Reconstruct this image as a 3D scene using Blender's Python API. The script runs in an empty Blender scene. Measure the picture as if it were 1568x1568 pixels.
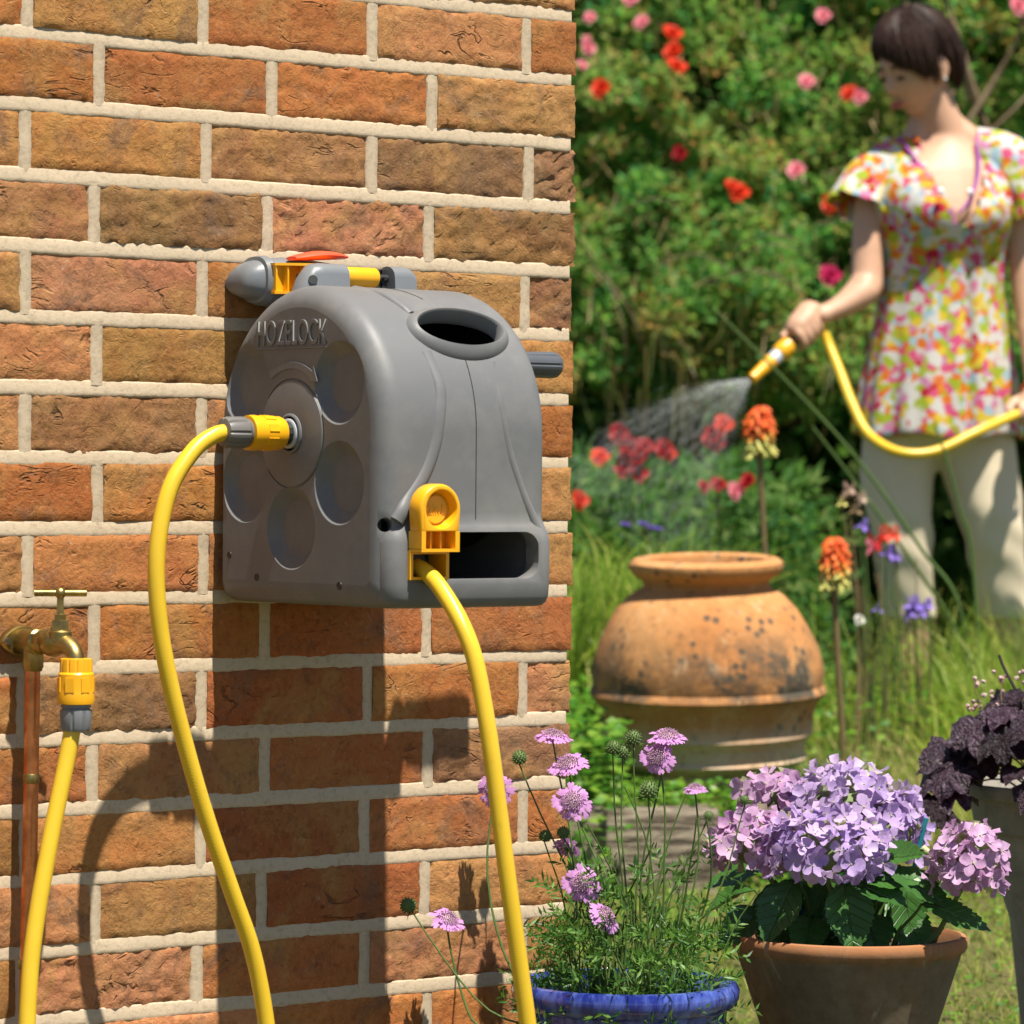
import bpy, bmesh, math, random
import numpy as np
from mathutils import Vector, Matrix, noise
SC = bpy.context.scene
COL = SC.collection
RNG = np.random.default_rng(7)
random.seed(7)
R = math.radians

# ------------------------------------------------------------------ camera
CAM = Vector((-2.9578, -3.6142, 0.85))
cd = bpy.data.cameras.new('camera')
cam = bpy.data.objects.new('camera', cd)
COL.objects.link(cam)
SC.camera = cam
_r = Vector((0.7836, -0.6212, 0.0080)).normalized()
_u = Vector((0.0000, 0.0129, 0.9999)).normalized()
_f = _u.cross(_r).normalized()          # forward
_r = _f.cross(_u).normalized()
m = Matrix((( _r.x, _u.x, -_f.x, CAM.x), (_r.y, _u.y, -_f.y, CAM.y), (_r.z, _u.z, -_f.z, CAM.z), (0, 0, 0, 1)))
cam.matrix_world = m
cd.sensor_width = 36.0
cd.lens = 139.445
cd.clip_start = 0.05
cd.clip_end = 500
cd.dof.use_dof = True
cd.dof.focus_distance = 4.42
cd.dof.aperture_fstop = 9.0

# ------------------------------------------------------------------ light
SUN_TO = Vector((-0.06, -1.0, 2.5)).normalized()
wd = bpy.data.worlds.new('World')
SC.world = wd
wd.use_nodes = True
nt = wd.node_tree
sky = nt.nodes.new('ShaderNodeTexSky')
sky.sky_type = 'NISHITA'
sky.sun_disc = False
sky.air_density = 0.75
sky.dust_density = 0.4
sky.sun_elevation = math.asin(SUN_TO.z)
sky.sun_rotation = math.pi + 0.06
bg = nt.nodes['Background']
bg.inputs['Strength'].default_value = 0.066
nt.links.new(sky.outputs[0], bg.inputs['Color'])
sd = bpy.data.lights.new('sun', 'SUN')
sd.energy = 5.0
sd.angle = R(0.7)
sd.color = (1.0, 0.94, 0.83)
so = bpy.data.objects.new('sun', sd)
COL.objects.link(so)
so.rotation_mode = 'QUATERNION'
so.rotation_quaternion = SUN_TO.to_track_quat('Z', 'Y')
so.location = (0, -4, 8)
SC.view_settings.view_transform = 'Standard'
SC.view_settings.look = 'None'
SC.view_settings.exposure = 0.92
SC.view_settings.gamma = 1.0
SC.view_settings.use_curve_mapping = False
SC.render.engine = 'CYCLES'
SC.cycles.max_bounces = 8
SC.cycles.transparent_max_bounces = 24

# ------------------------------------------------------------------ helpers
ER = Vector((0.7836, -0.6212, 0)).normalized()
EF = Vector((0.6212, 0.7836, 0)).normalized()
C0 = Vector((CAM.x, CAM.y, 0))
AZ = math.atan2(ER.y, ER.x)


def G(s, d, z):
    """garden frame (right, away, up) to world; the garden is laid out square to the path, not to the wall"""
    return C0 + ER * s + EF * d + Vector((0, 0, z))


def Gn(a):
    a = np.asarray(a, float)
    er, ef, c0 = np.array(ER), np.array(EF), np.array(C0)
    return c0 + a[:, :1] * er + a[:, 1:2] * ef + a[:, 2:3] * np.array([0, 0, 1.0])


def smooth(a, b, x):
    t = min(1, max(0, (x - a) / (b - a)))
    return t * t * (3 - 2 * t)


def ground_z(s, d):
    """height of the garden floor: level by the wall, rising gently behind the old sleeper"""
    z = 0.145 * smooth(4.7, 6.6, d) + 0.06 * smooth(6.6, 8.4, d) + 0.04 * smooth(8.4, 12, d)
    bed = smooth(0.47, 0.36, s) * smooth(6.58, 6.66, d) * smooth(8.6, 7.6, d)
    return z + 0.125 * bed


def wl(o):
    v = Vector((0, 0, 0))
    while o is not None:
        v = v + Vector(o.location)
        o = o.parent
    return v


def tag(o, label=None, cat=None, group=None, kind=None):
    if label: o['label'] = label
    if cat: o['category'] = cat
    if group: o['group'] = group
    if kind: o['kind'] = kind
    return o


def thing(name, loc, label, cat, group=None):
    o = bpy.data.objects.new(name, None)
    o.empty_display_size = 0.05
    COL.objects.link(o)
    o.location = loc
    return tag(o, label, cat, group)


def link(name, me, mat=None, parent=None, loc=None):
    o = bpy.data.objects.new(name, me)
    COL.objects.link(o)
    if mat is not None and not me.materials:
        me.materials.append(mat)
    if parent is not None:
        o.parent = parent
    if loc is not None:
        o.location = loc
    return o


def catmull(pts, n=8):
    P = [Vector(p) for p in pts]
    P = [P[0] * 2 - P[1]] + P + [P[-1] * 2 - P[-2]]
    out = []
    for i in range(1, len(P) - 2):
        for k in range(n):
            t = k / n
            a, b, c, d = P[i - 1], P[i], P[i + 1], P[i + 2]
            out.append(0.5 * ((2 * b) + (c - a) * t + (2 * a - 5 * b + 4 * c - d) * t * t + (3 * b - a - 3 * c + d) * t ** 3))
    out.append(P[-2].copy())
    return out


class MB:
    """collects shapes in world coordinates; build() links them as one mesh object"""
    def __init__(self):
        self.v = []; self.f = []

    def add(self, v, f, M=None):
        o = len(self.v)
        for p in v:
            p = Vector(p)
            self.v.append(M @ p if M is not None else p)
        self.f += [tuple(i + o for i in q) for q in f]
        return self

    def box(self, c, s, M=None, taper=1.0):
        x, y, z = s[0] / 2, s[1] / 2, s[2] / 2
        v = [(c[0] + a * x * (taper if k > 0 else 1), c[1] + b * y * (taper if k > 0 else 1), c[2] + k * z) for k in (-1, 1) for b in (-1, 1) for a in (-1, 1)]
        return self.add(v, [(0, 2, 3, 1), (4, 5, 7, 6), (0, 1, 5, 4), (2, 6, 7, 3), (0, 4, 6, 2), (1, 3, 7, 5)], M)

    def rings(self, rings, cap0=True, cap1=True, closed=False, M=None):
        n = len(rings[0]); v = [p for r in rings for p in r]; f = []
        m = len(rings)
        for i in range(m - 1 + (1 if closed else 0)):
            a, b = i * n, ((i + 1) % m) * n
            for j in range(n):
                k = (j + 1) % n
                f.append((a + j, a + k, b + k, b + j))
        if not closed:
            if cap0: f.append(tuple(range(n - 1, -1, -1)))
            if cap1: f.append(tuple(range((m - 1) * n, m * n)))
        return self.add(v, f, M)

    def tube(self, pts, rad, n=12, cap=True, flat=1.0, M=None, up=None):
        pts = [Vector(p) for p in pts]
        if not hasattr(rad, '__len__'): rad = [rad] * len(pts)
        t0 = (pts[1] - pts[0]).normalized()
        ref = Vector(up) if up is not None else (Vector((0, 0, 1)) if abs(t0.z) < 0.9 else Vector((1, 0, 0)))
        nx = t0.cross(ref).normalized()
        rs = []
        for i, p in enumerate(pts):
            t = (pts[min(i + 1, len(pts) - 1)] - pts[max(i - 1, 0)])
            t = t.normalized() if t.length > 1e-9 else t0
            nx = (nx - t * nx.dot(t)).normalized()
            ny = t.cross(nx)
            rs.append([p + (nx * math.cos(2 * math.pi * j / n) + ny * math.sin(2 * math.pi * j / n) * flat) * rad[i] for j in range(n)])
        return self.rings(rs, cap, cap, M=M)

    def lathe(self, prof, o=(0, 0, 0), axis=(0, 0, 1), n=32, M=None, cap=True, wob=0.0):
        ax = Vector(axis).normalized()
        q = Vector((0, 0, 1)).rotation_difference(ax)
        o = Vector(o); rs = []
        for i, (r, h) in enumerate(prof):
            rr = []
            for j in range(n):
                a = 2 * math.pi * j / n
                w = 1 + wob * noise.noise(Vector((math.cos(a) * 1.3, math.sin(a) * 1.3, h * 9)))
                rr.append(o + q @ Vector((max(r, 1e-5) * w * math.cos(a), max(r, 1e-5) * w * math.sin(a), h)))
            rs.append(rr)
        return self.rings(rs, cap, cap, M=M)

    def ball(self, c, r, nu=14, nv=9, M=None, q=None):
        if not hasattr(r, '__len__'): r = (r, r, r)
        c = Vector(c); rs = []
        for i in range(nv + 1):
            th = math.pi * min(max(i / nv, 0.02), 0.98)
            rr = []
            for j in range(nu):
                a = 2 * math.pi * j / nu
                p = Vector((r[0] * math.sin(th) * math.cos(a), r[1] * math.sin(th) * math.sin(a), -r[2] * math.cos(th)))
                if q is not None: p = q @ p
                rr.append(c + p)
            rs.append(rr)
        return self.rings(rs, M=M)

    def build(self, name, mat, parent=None, sharp=40, org=None, g=False, flat=False):
        vs = [G(*p) for p in self.v] if g else self.v
        if org is None:
            org = wl(parent) if parent is not None else Vector((0, 0, 0))
            loc = Vector((0, 0, 0)) if parent is not None else org
        else:
            org = Vector(org)
            loc = org - (wl(parent) if parent is not None else Vector((0, 0, 0)))
        me = bpy.data.meshes.new(name)
        me.from_pydata([tuple(Vector(p) - org) for p in vs], [], self.f)
        me.validate()
        bm = bmesh.new(); bm.from_mesh(me)
        bmesh.ops.recalc_face_normals(bm, faces=bm.faces[:])
        bm.to_mesh(me); bm.free()
        if not flat:
            me.polygons.foreach_set('use_smooth', [True] * len(me.polygons))
            me.set_sharp_from_angle(angle=R(sharp))
        return link(name, me, mat, parent, loc)


def baked(o, mods=()):
    """apply the modifiers of o and keep the plain mesh"""
    bpy.context.view_layer.update()
    dg = bpy.context.evaluated_depsgraph_get()
    me = bpy.data.meshes.new_from_object(o.evaluated_get(dg))
    old = o.data
    o.modifiers.clear()
    o.data = me
    if old.users == 0 and isinstance(old, bpy.types.Mesh): bpy.data.meshes.remove(old)
    return o


def cut(o, cutters, op='DIFFERENCE'):
    for c in cutters:
        md = o.modifiers.new('b', 'BOOLEAN')
        md.operation = op; md.solver = 'EXACT'; md.object = c
    baked(o)
    for c in cutters:
        me = c.data
        bpy.data.objects.remove(c)
        bpy.data.meshes.remove(me)
    return o


def soft(o, a=35):
    me = o.data
    me.polygons.foreach_set('use_smooth', [True] * len(me.polygons))
    me.set_sharp_from_angle(angle=R(a))
    return o


def bulk(name, V, F, mat, parent=None, rnd=None, kind=None, org=None, smooth_=False):
    """one mesh from numpy arrays: V (n,3) world, F (m,3 or 4), rnd (m,) a number per face"""
    org = np.array(wl(parent)) if (parent is not None and org is None) else np.array(org if org is not None else (0, 0, 0), float)
    me = bpy.data.meshes.new(name)
    k = F.shape[1]
    me.vertices.add(len(V)); me.loops.add(F.size); me.polygons.add(len(F))
    me.vertices.foreach_set('co', (V - org).astype(np.float32).ravel())
    me.loops.foreach_set('vertex_index', F.astype(np.int32).ravel())
    me.polygons.foreach_set('loop_start', np.arange(0, F.size, k, dtype=np.int32))
    me.polygons.foreach_set('loop_total', np.full(len(F), k, np.int32))
    if rnd is not None:
        at = me.attributes.new('rnd', 'FLOAT', 'FACE')
        at.data.foreach_set('value', rnd.astype(np.float32))
    me.update(calc_edges=True)
    if smooth_: me.polygons.foreach_set('use_smooth', [True] * len(me.polygons))
    o = link(name, me, mat, parent, None if parent is not None else org)
    if kind: o['kind'] = kind
    return o


def norm(a):
    return a / np.maximum(np.linalg.norm(a, axis=1, keepdims=True), 1e-9)


LEAF_V = np.array([(0, 0, 0), (-.5, .42, .10), (.5, .42, .10), (0, .45, 0), (0, 1, -.06)], float)
LEAF_F = np.array([(0, 3, 1), (0, 2, 3), (1, 3, 4), (3, 2, 4)])


def leaves(pos, dirs, nrm, length, width, TV=LEAF_V, TF=LEAF_F):
    y = norm(dirs); x = norm(np.cross(y, nrm)); z = np.cross(x, y)
    n, k = len(pos), len(TV)
    L = np.broadcast_to(np.asarray(length, float), (n,))[:, None, None]
    W = np.broadcast_to(np.asarray(width, float), (n,))[:, None, None]
    V = pos[:, None, :] + x[:, None, :] * TV[None, :, :1] * W + y[:, None, :] * TV[None, :, 1:2] * L + z[:, None, :] * TV[None, :, 2:3] * W
    F = (np.arange(n) * k)[:, None, None] + TF[None]
    return V.reshape(-1, 3), F.reshape(-1, TF.shape[1])


def blades(base, h, lean, w, curl=0.0, levels=(0, .35, .7, 1)):
    """curved grass blades: lean is the sideways drift of the tip"""
    n = len(base)
    h = np.broadcast_to(np.asarray(h, float), (n,))[:, None]
    w = np.broadcast_to(np.asarray(w, float), (n,))[:, None]
    a = RNG.uniform(0, 2 * np.pi, n)
    wd_ = np.stack([np.cos(a), np.sin(a), np.zeros(n)], 1)
    vs = []
    for t in levels:
        c = base + np.array([0, 0, 1.0]) * h * (t - curl * t ** 3) + lean * t ** 1.8
        ww = w * (1 - t) ** .6 * .5
        if t < 1: vs += [c - wd_ * ww, c + wd_ * ww]
        else: vs += [c]
    V = np.stack(vs, 1)
    k = V.shape[1]
    T = []
    for i in range(len(levels) - 2):
        a0 = 2 * i
        T += [(a0, a0 + 1, a0 + 3), (a0, a0 + 3, a0 + 2)]
    T += [(k - 3, k - 2, k - 1)]
    T = np.array(T)
    F = (np.arange(n) * k)[:, None, None] + T[None]
    return V.reshape(-1, 3), F.reshape(-1, 3), len(T)


# ------------------------------------------------------------------ materials
class NT:
    def __init__(self, name):
        self.m = bpy.data.materials.new(name); self.m.use_nodes = True
        self.t = self.m.node_tree; self.n = self.t.nodes; self.l = self.t.links
        self.b = self.n['Principled BSDF']; self.out = self.n['Material Output']

    def new(self, typ, **kw):
        nd = self.n.new('ShaderNode' + typ)
        for k, v in kw.items():
            if k in ('inp',): continue
            setattr(nd, k, v)
        return nd

    def put(self, sock, v):
        if isinstance(v, bpy.types.NodeSocket): self.l.new(v, sock)
        elif hasattr(v, '__len__') and len(v) == 3 and sock.type == 'RGBA': sock.default_value = (*v, 1)
        else: sock.default_value = v

    def coord(self, kind='Object', scale=None, jitter=False):
        c = self.new('TexCoord').outputs[kind]
        if jitter:
            oi = self.new('ObjectInfo')
            mu = self.new('VectorMath', operation='MULTIPLY_ADD')
            cx = self.new('CombineXYZ')
            for i, k in enumerate((37.0, 91.0, 53.0)):
                q = self.math('MULTIPLY', oi.outputs['Random'], k); self.l.new(q, cx.inputs[i])
            ad = self.new('VectorMath', operation='ADD')
            self.l.new(c, ad.inputs[0]); self.l.new(cx.outputs[0], ad.inputs[1]); c = ad.outputs[0]
        if scale is not None:
            mp = self.new('Mapping'); mp.inputs['Scale'].default_value = scale if hasattr(scale, '__len__') else (scale,) * 3
            self.l.new(c, mp.inputs['Vector']); c = mp.outputs[0]
        return c

    def noise(self, vec, scale, detail=4, rough=.55, dist=0.0, ntype=None):
        nd = self.new('TexNoise')
        if ntype: nd.noise_type = ntype
        nd.inputs['Scale'].default_value = scale; nd.inputs['Detail'].default_value = detail
        nd.inputs['Roughness'].default_value = rough; nd.inputs['Distortion'].default_value = dist
        self.l.new(vec, nd.inputs['Vector'])
        return nd.outputs['Fac']

    def ramp(self, fac, stops, interp='LINEAR'):
        nd = self.new('ValToRGB'); cr = nd.color_ramp; cr.interpolation = interp
        while len(cr.elements) < len(stops): cr.elements.new(0.5)
        for e, (p, c) in zip(cr.elements, stops):
            e.position = p
            if not hasattr(c, '__len__'): c = (c, c, c)
            e.color = (*c, 1)
        self.l.new(fac, nd.inputs[0])
        return nd.outputs[0]

    def mix(self, fac, a, b, mode='MIX'):
        nd = self.new('Mix', data_type='RGBA', blend_type=mode)
        self.put(nd.inputs[0], fac); self.put(nd.inputs[6], a); self.put(nd.inputs[7], b)
        return nd.outputs[2]

    def math(self, op, a, b=0.0):
        nd = self.new('Math', operation=op)
        self.put(nd.inputs[0], a); self.put(nd.inputs[1], b)
        return nd.outputs[0]

    def bump(self, h, strength=.5, dist=.002, prev=None):
        nd = self.new('Bump'); nd.inputs['Strength'].default_value = strength; nd.inputs['Distance'].default_value = dist
        self.l.new(h, nd.inputs['Height'])
        if prev is not None: self.l.new(prev, nd.inputs['Normal'])
        self.l.new(nd.outputs[0], self.b.inputs['Normal'])
        return nd.outputs[0]

    def base(self, c, rough=.5, spec=.5, metal=0.0):
        self.put(self.b.inputs['Base Color'], c); self.put(self.b.inputs['Roughness'], rough)
        self.b.inputs['Specular IOR Level'].default_value = spec; self.b.inputs['Metallic'].default_value = metal
        return self


def plastic(name, col, rough=.38, grain=.25, spec=.45, var=.12, dust=0.0):
    n = NT(name); c = n.coord()
    f = n.noise(c, 40, 3)
    n.base(n.mix(f, tuple(x * (1 - var) for x in col), tuple(x * (1 + var) for x in col)), rough, spec)
    if dust:
        d = n.ramp(n.noise(c, 9, 6, .7), [(.45, 0), (.75, dust)])
        n.put(n.b.inputs['Base Color'], n.mix(d, n.mix(f, tuple(x * (1 - var) for x in col), tuple(x * (1 + var) for x in col)), (.30, .28, .24)))
        rr = n.new('MapRange'); n.l.new(n.noise(c, 14, 5, .65), rr.inputs['Value']); rr.inputs['To Min'].default_value = rough - .08; rr.inputs['To Max'].default_value = rough + .14
        n.l.new(rr.outputs[0], n.b.inputs['Roughness'])
    n.bump(n.noise(c, 900, 2), grain, .0003)
    return n.m


def leafmat(name, cols, trans=.35, rough=.45, spec=.35, attr='rnd'):
    """foliage: colour per leaf from the number stored on its faces"""
    n = NT(name)
    a = n.new('Attribute', attribute_name=attr)
    k = len(cols)
    col = n.ramp(a.outputs['Fac'], [((i + .0) / k, c) for i, c in enumerate(cols)], 'LINEAR')
    n.base(col, rough, spec)
    tr = n.new('BsdfTranslucent')
    br = n.mix(.5, col, (0.22, 0.50, 0.06), 'MIX')
    n.l.new(br, tr.inputs[0])
    ms = n.new('MixShader'); ms.inputs[0].default_value = trans
    n.l.new(n.b.outputs[0], ms.inputs[1]); n.l.new(tr.outputs[0], ms.inputs[2])
    n.l.new(ms.outputs[0], n.out.inputs[0])
    return n.m


def petalmat(name, col, col2=None, trans=.3, jitter=True):
    n = NT(name); c = n.coord(jitter=jitter)
    f = n.noise(c, 60, 3)
    k = n.mix(n.ramp(f, [(.35, 0), (.65, 1)]), col, col2 or tuple(x * .75 for x in col))
    n.base(k, .55, .25)
    tr = n.new('BsdfTranslucent'); n.l.new(k, tr.inputs[0])
    ms = n.new('MixShader'); ms.inputs[0].default_value = trans
    n.l.new(n.b.outputs[0], ms.inputs[1]); n.l.new(tr.outputs[0], ms.inputs[2])
    n.l.new(ms.outputs[0], n.out.inputs[0])
    return n.m

# ================================================================== ground
def soilmat():
    n = NT('ground'); c = n.coord()
    f = n.noise(c, 7, 6); g = n.noise(c, 60, 5)
    n.base(n.mix(n.ramp(f, [(.35, 0), (.62, 1)]), (.075, .085, .02), n.mix(g, (.10, .075, .035), (.13, .12, .05))), .95, .1)
    n.bump(g, .8, .02)
    return n.m


def make_ground():
    xs = np.concatenate([np.linspace(-300, -4, 8), np.linspace(-3, 4, 90), np.linspace(5, 300, 8)])
    ys = np.concatenate([np.linspace(-300, 1, 8), np.linspace(2, 14, 150), np.linspace(16, 300, 8)])
    V = []; F = []
    for y in ys:
        for x in xs:
            z = ground_z(x, y)
            if -3 <= x <= 4 and 3 <= y <= 14: z += .010 * noise.noise(Vector((x * 3, y * 3, 0)))
            V.append(G(x, y, z))
    n = len(xs)
    for j in range(len(ys) - 1):
        for i in range(n - 1):
            a = j * n + i; F.append((a, a + 1, a + n + 1, a + n))
    me = bpy.data.meshes.new('ground'); me.from_pydata([tuple(v) for v in V], [], F)
    me.polygons.foreach_set('use_smooth', [True] * len(F))
    tag(link('ground', me, soilmat()), kind='structure')


make_ground()

# ================================================================== brick wall
Z0 = 1.311        # height of the bed joint counted 0
BL = {'r': (.385, .132, .040), 'p': (.42, .17, .075), 'o': (.375, .165, .055), 'b': (.27, .125, .055), 'd': (.345, .105, .034)}


def brickmat():
    n = NT('brick'); c = n.coord(jitter=True)
    oi = n.new('ObjectInfo')
    base = oi.outputs['Color']
    big = n.noise(c, 13, 5, .6, .6)
    fine = n.noise(c, 120, 6, .7)
    mid = n.noise(c, 45, 5, .65, .4)
    k = n.mix(n.ramp(big, [(.40, 0), (.60, 1)]), base, n.mix(1, base, (1.05, 1.22, 1.2), 'MULTIPLY'))
    # yellowish ends and grey kiln marks, different on every brick
    k = n.mix(n.ramp(n.noise(c, 8, 4, .6, 1.2), [(.50, 0), (.68, .8)]), k, (.36, .188, .064))
    k = n.mix(n.ramp(n.noise(c, 10, 6, .68, 1.6), [(.53, 0), (.70, .75)]), k, (.155, .095, .062))
    k = n.mix(n.ramp(n.noise(c, 34, 6, .75, .8), [(.30, .6), (.44, 0)]), k, n.mix(1, k, (.55, .50, .52), 'MULTIPLY'))
    k = n.mix(n.ramp(mid, [(.56, 0), (.76, .6)]), k, n.mix(1, k, (1.35, 1.5, 1.6), 'MULTIPLY'))
    k = n.mix(n.ramp(fine, [(.34, .55), (.50, 0)]), k, n.mix(1, k, (.48, .43, .42), 'MULTIPLY'))
    k = n.mix(n.ramp(n.noise(c, 230, 4, .7), [(.58, 0), (.76, .35)]), k, (.62, .42, .26))
    k = n.mix(n.ramp(n.noise(c, 26, 7, .78, .6), [(.655, 0), (.72, .8)]), k, (.50, .43, .33))
    # fine dark cracks, only here and there
    cn = n.noise(n.coord('Object', (.55, 1, 1.2), True), 21, 3, .5, 1.3)
    line = n.ramp(n.math('ABSOLUTE', n.math('SUBTRACT', cn, .5)), [(.0, 1), (.010, .8), (.026, 0)])
    crack = n.math('MULTIPLY', line, n.ramp(n.noise(c, 15, 3, .6), [(.57, 0), (.66, 1)]))
    k = n.mix(n.math('MULTIPLY', crack, .6), k, (.06, .036, .024))
    n.base(k, .92, .15)
    crk = n.ramp(n.noise(c, 32, 6, .7, 1.5), [(.36, 0), (.47, 1)])
    p = n.bump(crk, .35, .003)
    p = n.bump(n.math('MULTIPLY', crack, -1.0), .8, .004, p)
    p = n.bump(mid, .5, .004, p)
    n.bump(fine, .7, .0020, p)
    return n.m


def mortarmat():
    n = NT('mortar'); c = n.coord()
    f = n.noise(c, 150, 6, .7); g = n.noise(c, 11, 4)
    k = n.mix(g, (.455, .362, .25), (.54, .435, .31))
    k = n.mix(n.ramp(f, [(.30, .7), (.50, 0)]), k, (.33, .26, .17))
    k = n.mix(n.ramp(n.noise(c, 60, 6, .7, .6), [(.30, .6), (.42, 0)]), k, (.30, .24, .155))
    n.base(k, .95, .15)
    p = n.bump(n.noise(c, 35, 4), .3, .003)
    n.bump(f, .45, .0014, p)
    return n.m


M_BRICK, M_MORTAR = brickmat(), mortarmat()
wall = thing('brick_wall', (0, 0, 0), 'orange red brick wall with pale mortar ending at a square corner', 'wall')
STY = {'r': (.0012, .0), 'p': (.0014, .4), 'o': (.0012, .15), 'b': (.0016, .55), 'd': (.0012, .3)}


def make_brick(xc, zc, w, h, code, seed, corner=False):
    nx, nz = max(8, int(w / .0058)), 12
    rnd = random.Random(seed)
    amp, cre = STY[code]
    cre *= rnd.uniform(.5, 1.6)
    if rnd.random() < .22: cre += .55
    off = Vector((rnd.uniform(0, 90), rnd.uniform(0, 90), rnd.uniform(0, 90)))
    proud = rnd.uniform(-.0022, .0004)
    tilt = rnd.uniform(-.006, .006)
    V = []; r = .0034
    for j in range(nz + 1):
        for i in range(nx + 1):
            u = -1 + 2 * i / nx; v = -1 + 2 * j / nz
            x = u * w / 2; z = v * h / 2
            ed = min(w / 2 - abs(x), h / 2 - abs(z))
            y = 0.0
            if ed < r: y += r * (1 - math.sqrt(max(0, 1 - ((r - ed) / r) ** 2))) * .6
            p = Vector((x, 0, z)) + off
            y += amp * noise.noise(p * 28) + amp * .7 * noise.noise(p * 70) + .0006 * noise.noise(p * 170)
            rg = 1 - abs(noise.noise(Vector((p.x * 34, 0, p.z * 62)) + 3 * Vector((noise.noise(p * 18), 0, noise.noise(p * 18 + off)))))
            y += cre * .0034 * max(0, rg - .72) / .28
            y += cre * .0016 * noise.noise(p * 130)
            jx = .0017 * noise.noise(Vector((z * 55, off.x, u))) + .0013 * noise.noise(Vector((z * 150, off.y, u)))
            jz = .0012 * noise.noise(Vector((x * 40, off.z, v))) + .0008 * noise.noise(Vector((x * 130, off.x, v)))
            V.append((x + jx * abs(u) ** 6, y + proud, z + jz * abs(v) ** 6 + tilt * x))
    F = []
    n = nx + 1
    for j in range(nz):
        for i in range(nx):
            a = j * n + i; F.append((a, a + 1, a + n + 1, a + n))
    bd = list(range(n)) + [j * n + nx for j in range(1, nz + 1)] + [nz * n + i for i in range(nx - 1, -1, -1)] + [j * n for j in range(nz - 1, 0, -1)]
    o = len(V)
    for q in bd: V.append((V[q][0], .098, V[q][2]))
    m = len(bd)
    for i in range(m):
        k = (i + 1) % m; F.append((bd[k], bd[i], o + i, o + k))
    F.append(tuple(o + i for i in range(m)))
    me = bpy.data.meshes.new('brick'); me.from_pydata(V, [], F)
    me.polygons.foreach_set('use_smooth', [True] * len(F))
    me.set_sharp_from_angle(angle=R(62))
    ob = link('brick', me, M_BRICK, wall, (xc, 0, zc))
    c = BL[code]; s = rnd.uniform(.76, 1.08)
    ob.color = (c[0] * s * rnd.uniform(.94, 1.06), c[1] * s, c[2] * s * rnd.uniform(.9, 1.15), 1)


# colours of the bricks of each course, counted from the corner to the left
ROWS = {-1: 'orrp', 0: 'rpror', 1: 'orrro', 2: 'bbboo', 3: 'bpbpo', 4: 'borpo', 5: 'orop', 6: 'rrobo', 7: 'oorrr', 8: 'orrro', 9: 'rdrr',
        10: 'prdbr', 11: 'bdprr', 12: 'rrdro', 13: 'odop', 14: 'oprpo', 15: 'rrprp', 16: 'podro'}
perps = []
for r in range(-7, 18):
    codes = ROWS.get(r, ''.join(random.choice('rpobrr') for _ in range(6)))
    half = (r % 2 == 0)
    rj = random.Random(r * 7 + 3)
    zc = Z0 - (r - .5) * .075 + rj.uniform(-.0012, .0012)
    edge = rj.uniform(-.0035, .001)
    x1 = edge
    lim = -.0739 if half else -.2127
    k = 0
    while x1 > -1.32:
        jx = rj.uniform(-.004, .004)
        x0 = lim - k * .225 + .0072 + jx
        code = codes[k] if k < len(codes) else rj.choice('rpobr')
        make_brick((x0 + x1) / 2, zc, x1 - x0, .0622 + rj.uniform(-.001, .0012), code, r * 31 + k)
        perps.append((x0 - .0072, zc))
        x1 = x0 - .0144
        k += 1

mb = MB()
for k in range(-8, 18):
    z = Z0 - k * .075
    n = 440
    rs = []
    for i in range(n + 1):
        x = -1.36 + (1.352) * i / n
        w1 = noise.noise(Vector((x * 14, k * 7.7, 0))); w2 = noise.noise(Vector((x * 70, k * 7.7, 4))); w3 = noise.noise(Vector((x * 180, k * 3.1, 9)))
        up = .0008 * w1 + .0006 * w2
        lo = .0009 * noise.noise(Vector((x * 22, k * 5.1, 20))) + .0005 * noise.noise(Vector((x * 90, k * 5.1, 30))) + .0005 * w3
        rec = .0009 + .0006 * w1 + .0004 * w2
        lipp = .0004 + .0006 * noise.noise(Vector((x * 30, k, 50)))
        rs.append([Vector((x, .020, z + .0120)), Vector((x, .0060, z + .0096 + up)), Vector((x, .0008 + rec, z + .0080 + up)), Vector((x, rec + .0003 * w3, z + .0062 + up)),
                   Vector((x, lipp + .0003, z - .0042 + lo * .6)), Vector((x, lipp + .0001, z - .0074 + lo * 1.3)), Vector((x, lipp + .0012, z - .0092 + lo * 1.3)), Vector((x, .020, z - .0112))])
    v = [p for q in rs for p in q]; f = []
    for i in range(n):
        for j in range(7):
            a = i * 8 + j; f.append((a, a + 1, a + 9, a + 8))
    f.append(tuple(range(n * 8, n * 8 + 8)))
    mb.add(v, f)
for (x, z) in perps:
    rs = []
    sd_ = x * 77 + z * 31
    for i in range(16):
        zz = z - .0345 + .069 * i / 15
        a = .0009 * noise.noise(Vector((zz * 70, sd_, 0))) + .0006 * noise.noise(Vector((zz * 190, sd_, 5)))
        b = .0009 * noise.noise(Vector((zz * 70, sd_, 9))) + .0006 * noise.noise(Vector((zz * 190, sd_, 15)))
        rec = .0010 + .0007 * noise.noise(Vector((zz * 40, sd_, 3)))
        rs.append([Vector((x - .0112, .02, zz)), Vector((x - .0088 + a, .004, zz)), Vector((x - .0072 + a, rec, zz)), Vector((x, rec - .0004, zz)), Vector((x + .0072 + b, rec + .0002, zz)), Vector((x + .0088 + b, .004, zz)), Vector((x + .0112, .02, zz))])
    v = [p for q in rs for p in q]; f = []
    for i in range(15):
        for j in range(6):
            a = i * 7 + j; f.append((a, a + 7, a + 8, a + 1))
    mb.add(v, f)
mb.box((-.69, .16, .93), (1.36, .28, 1.94))
mb.build('mortar', M_MORTAR, wall, sharp=60)

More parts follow.
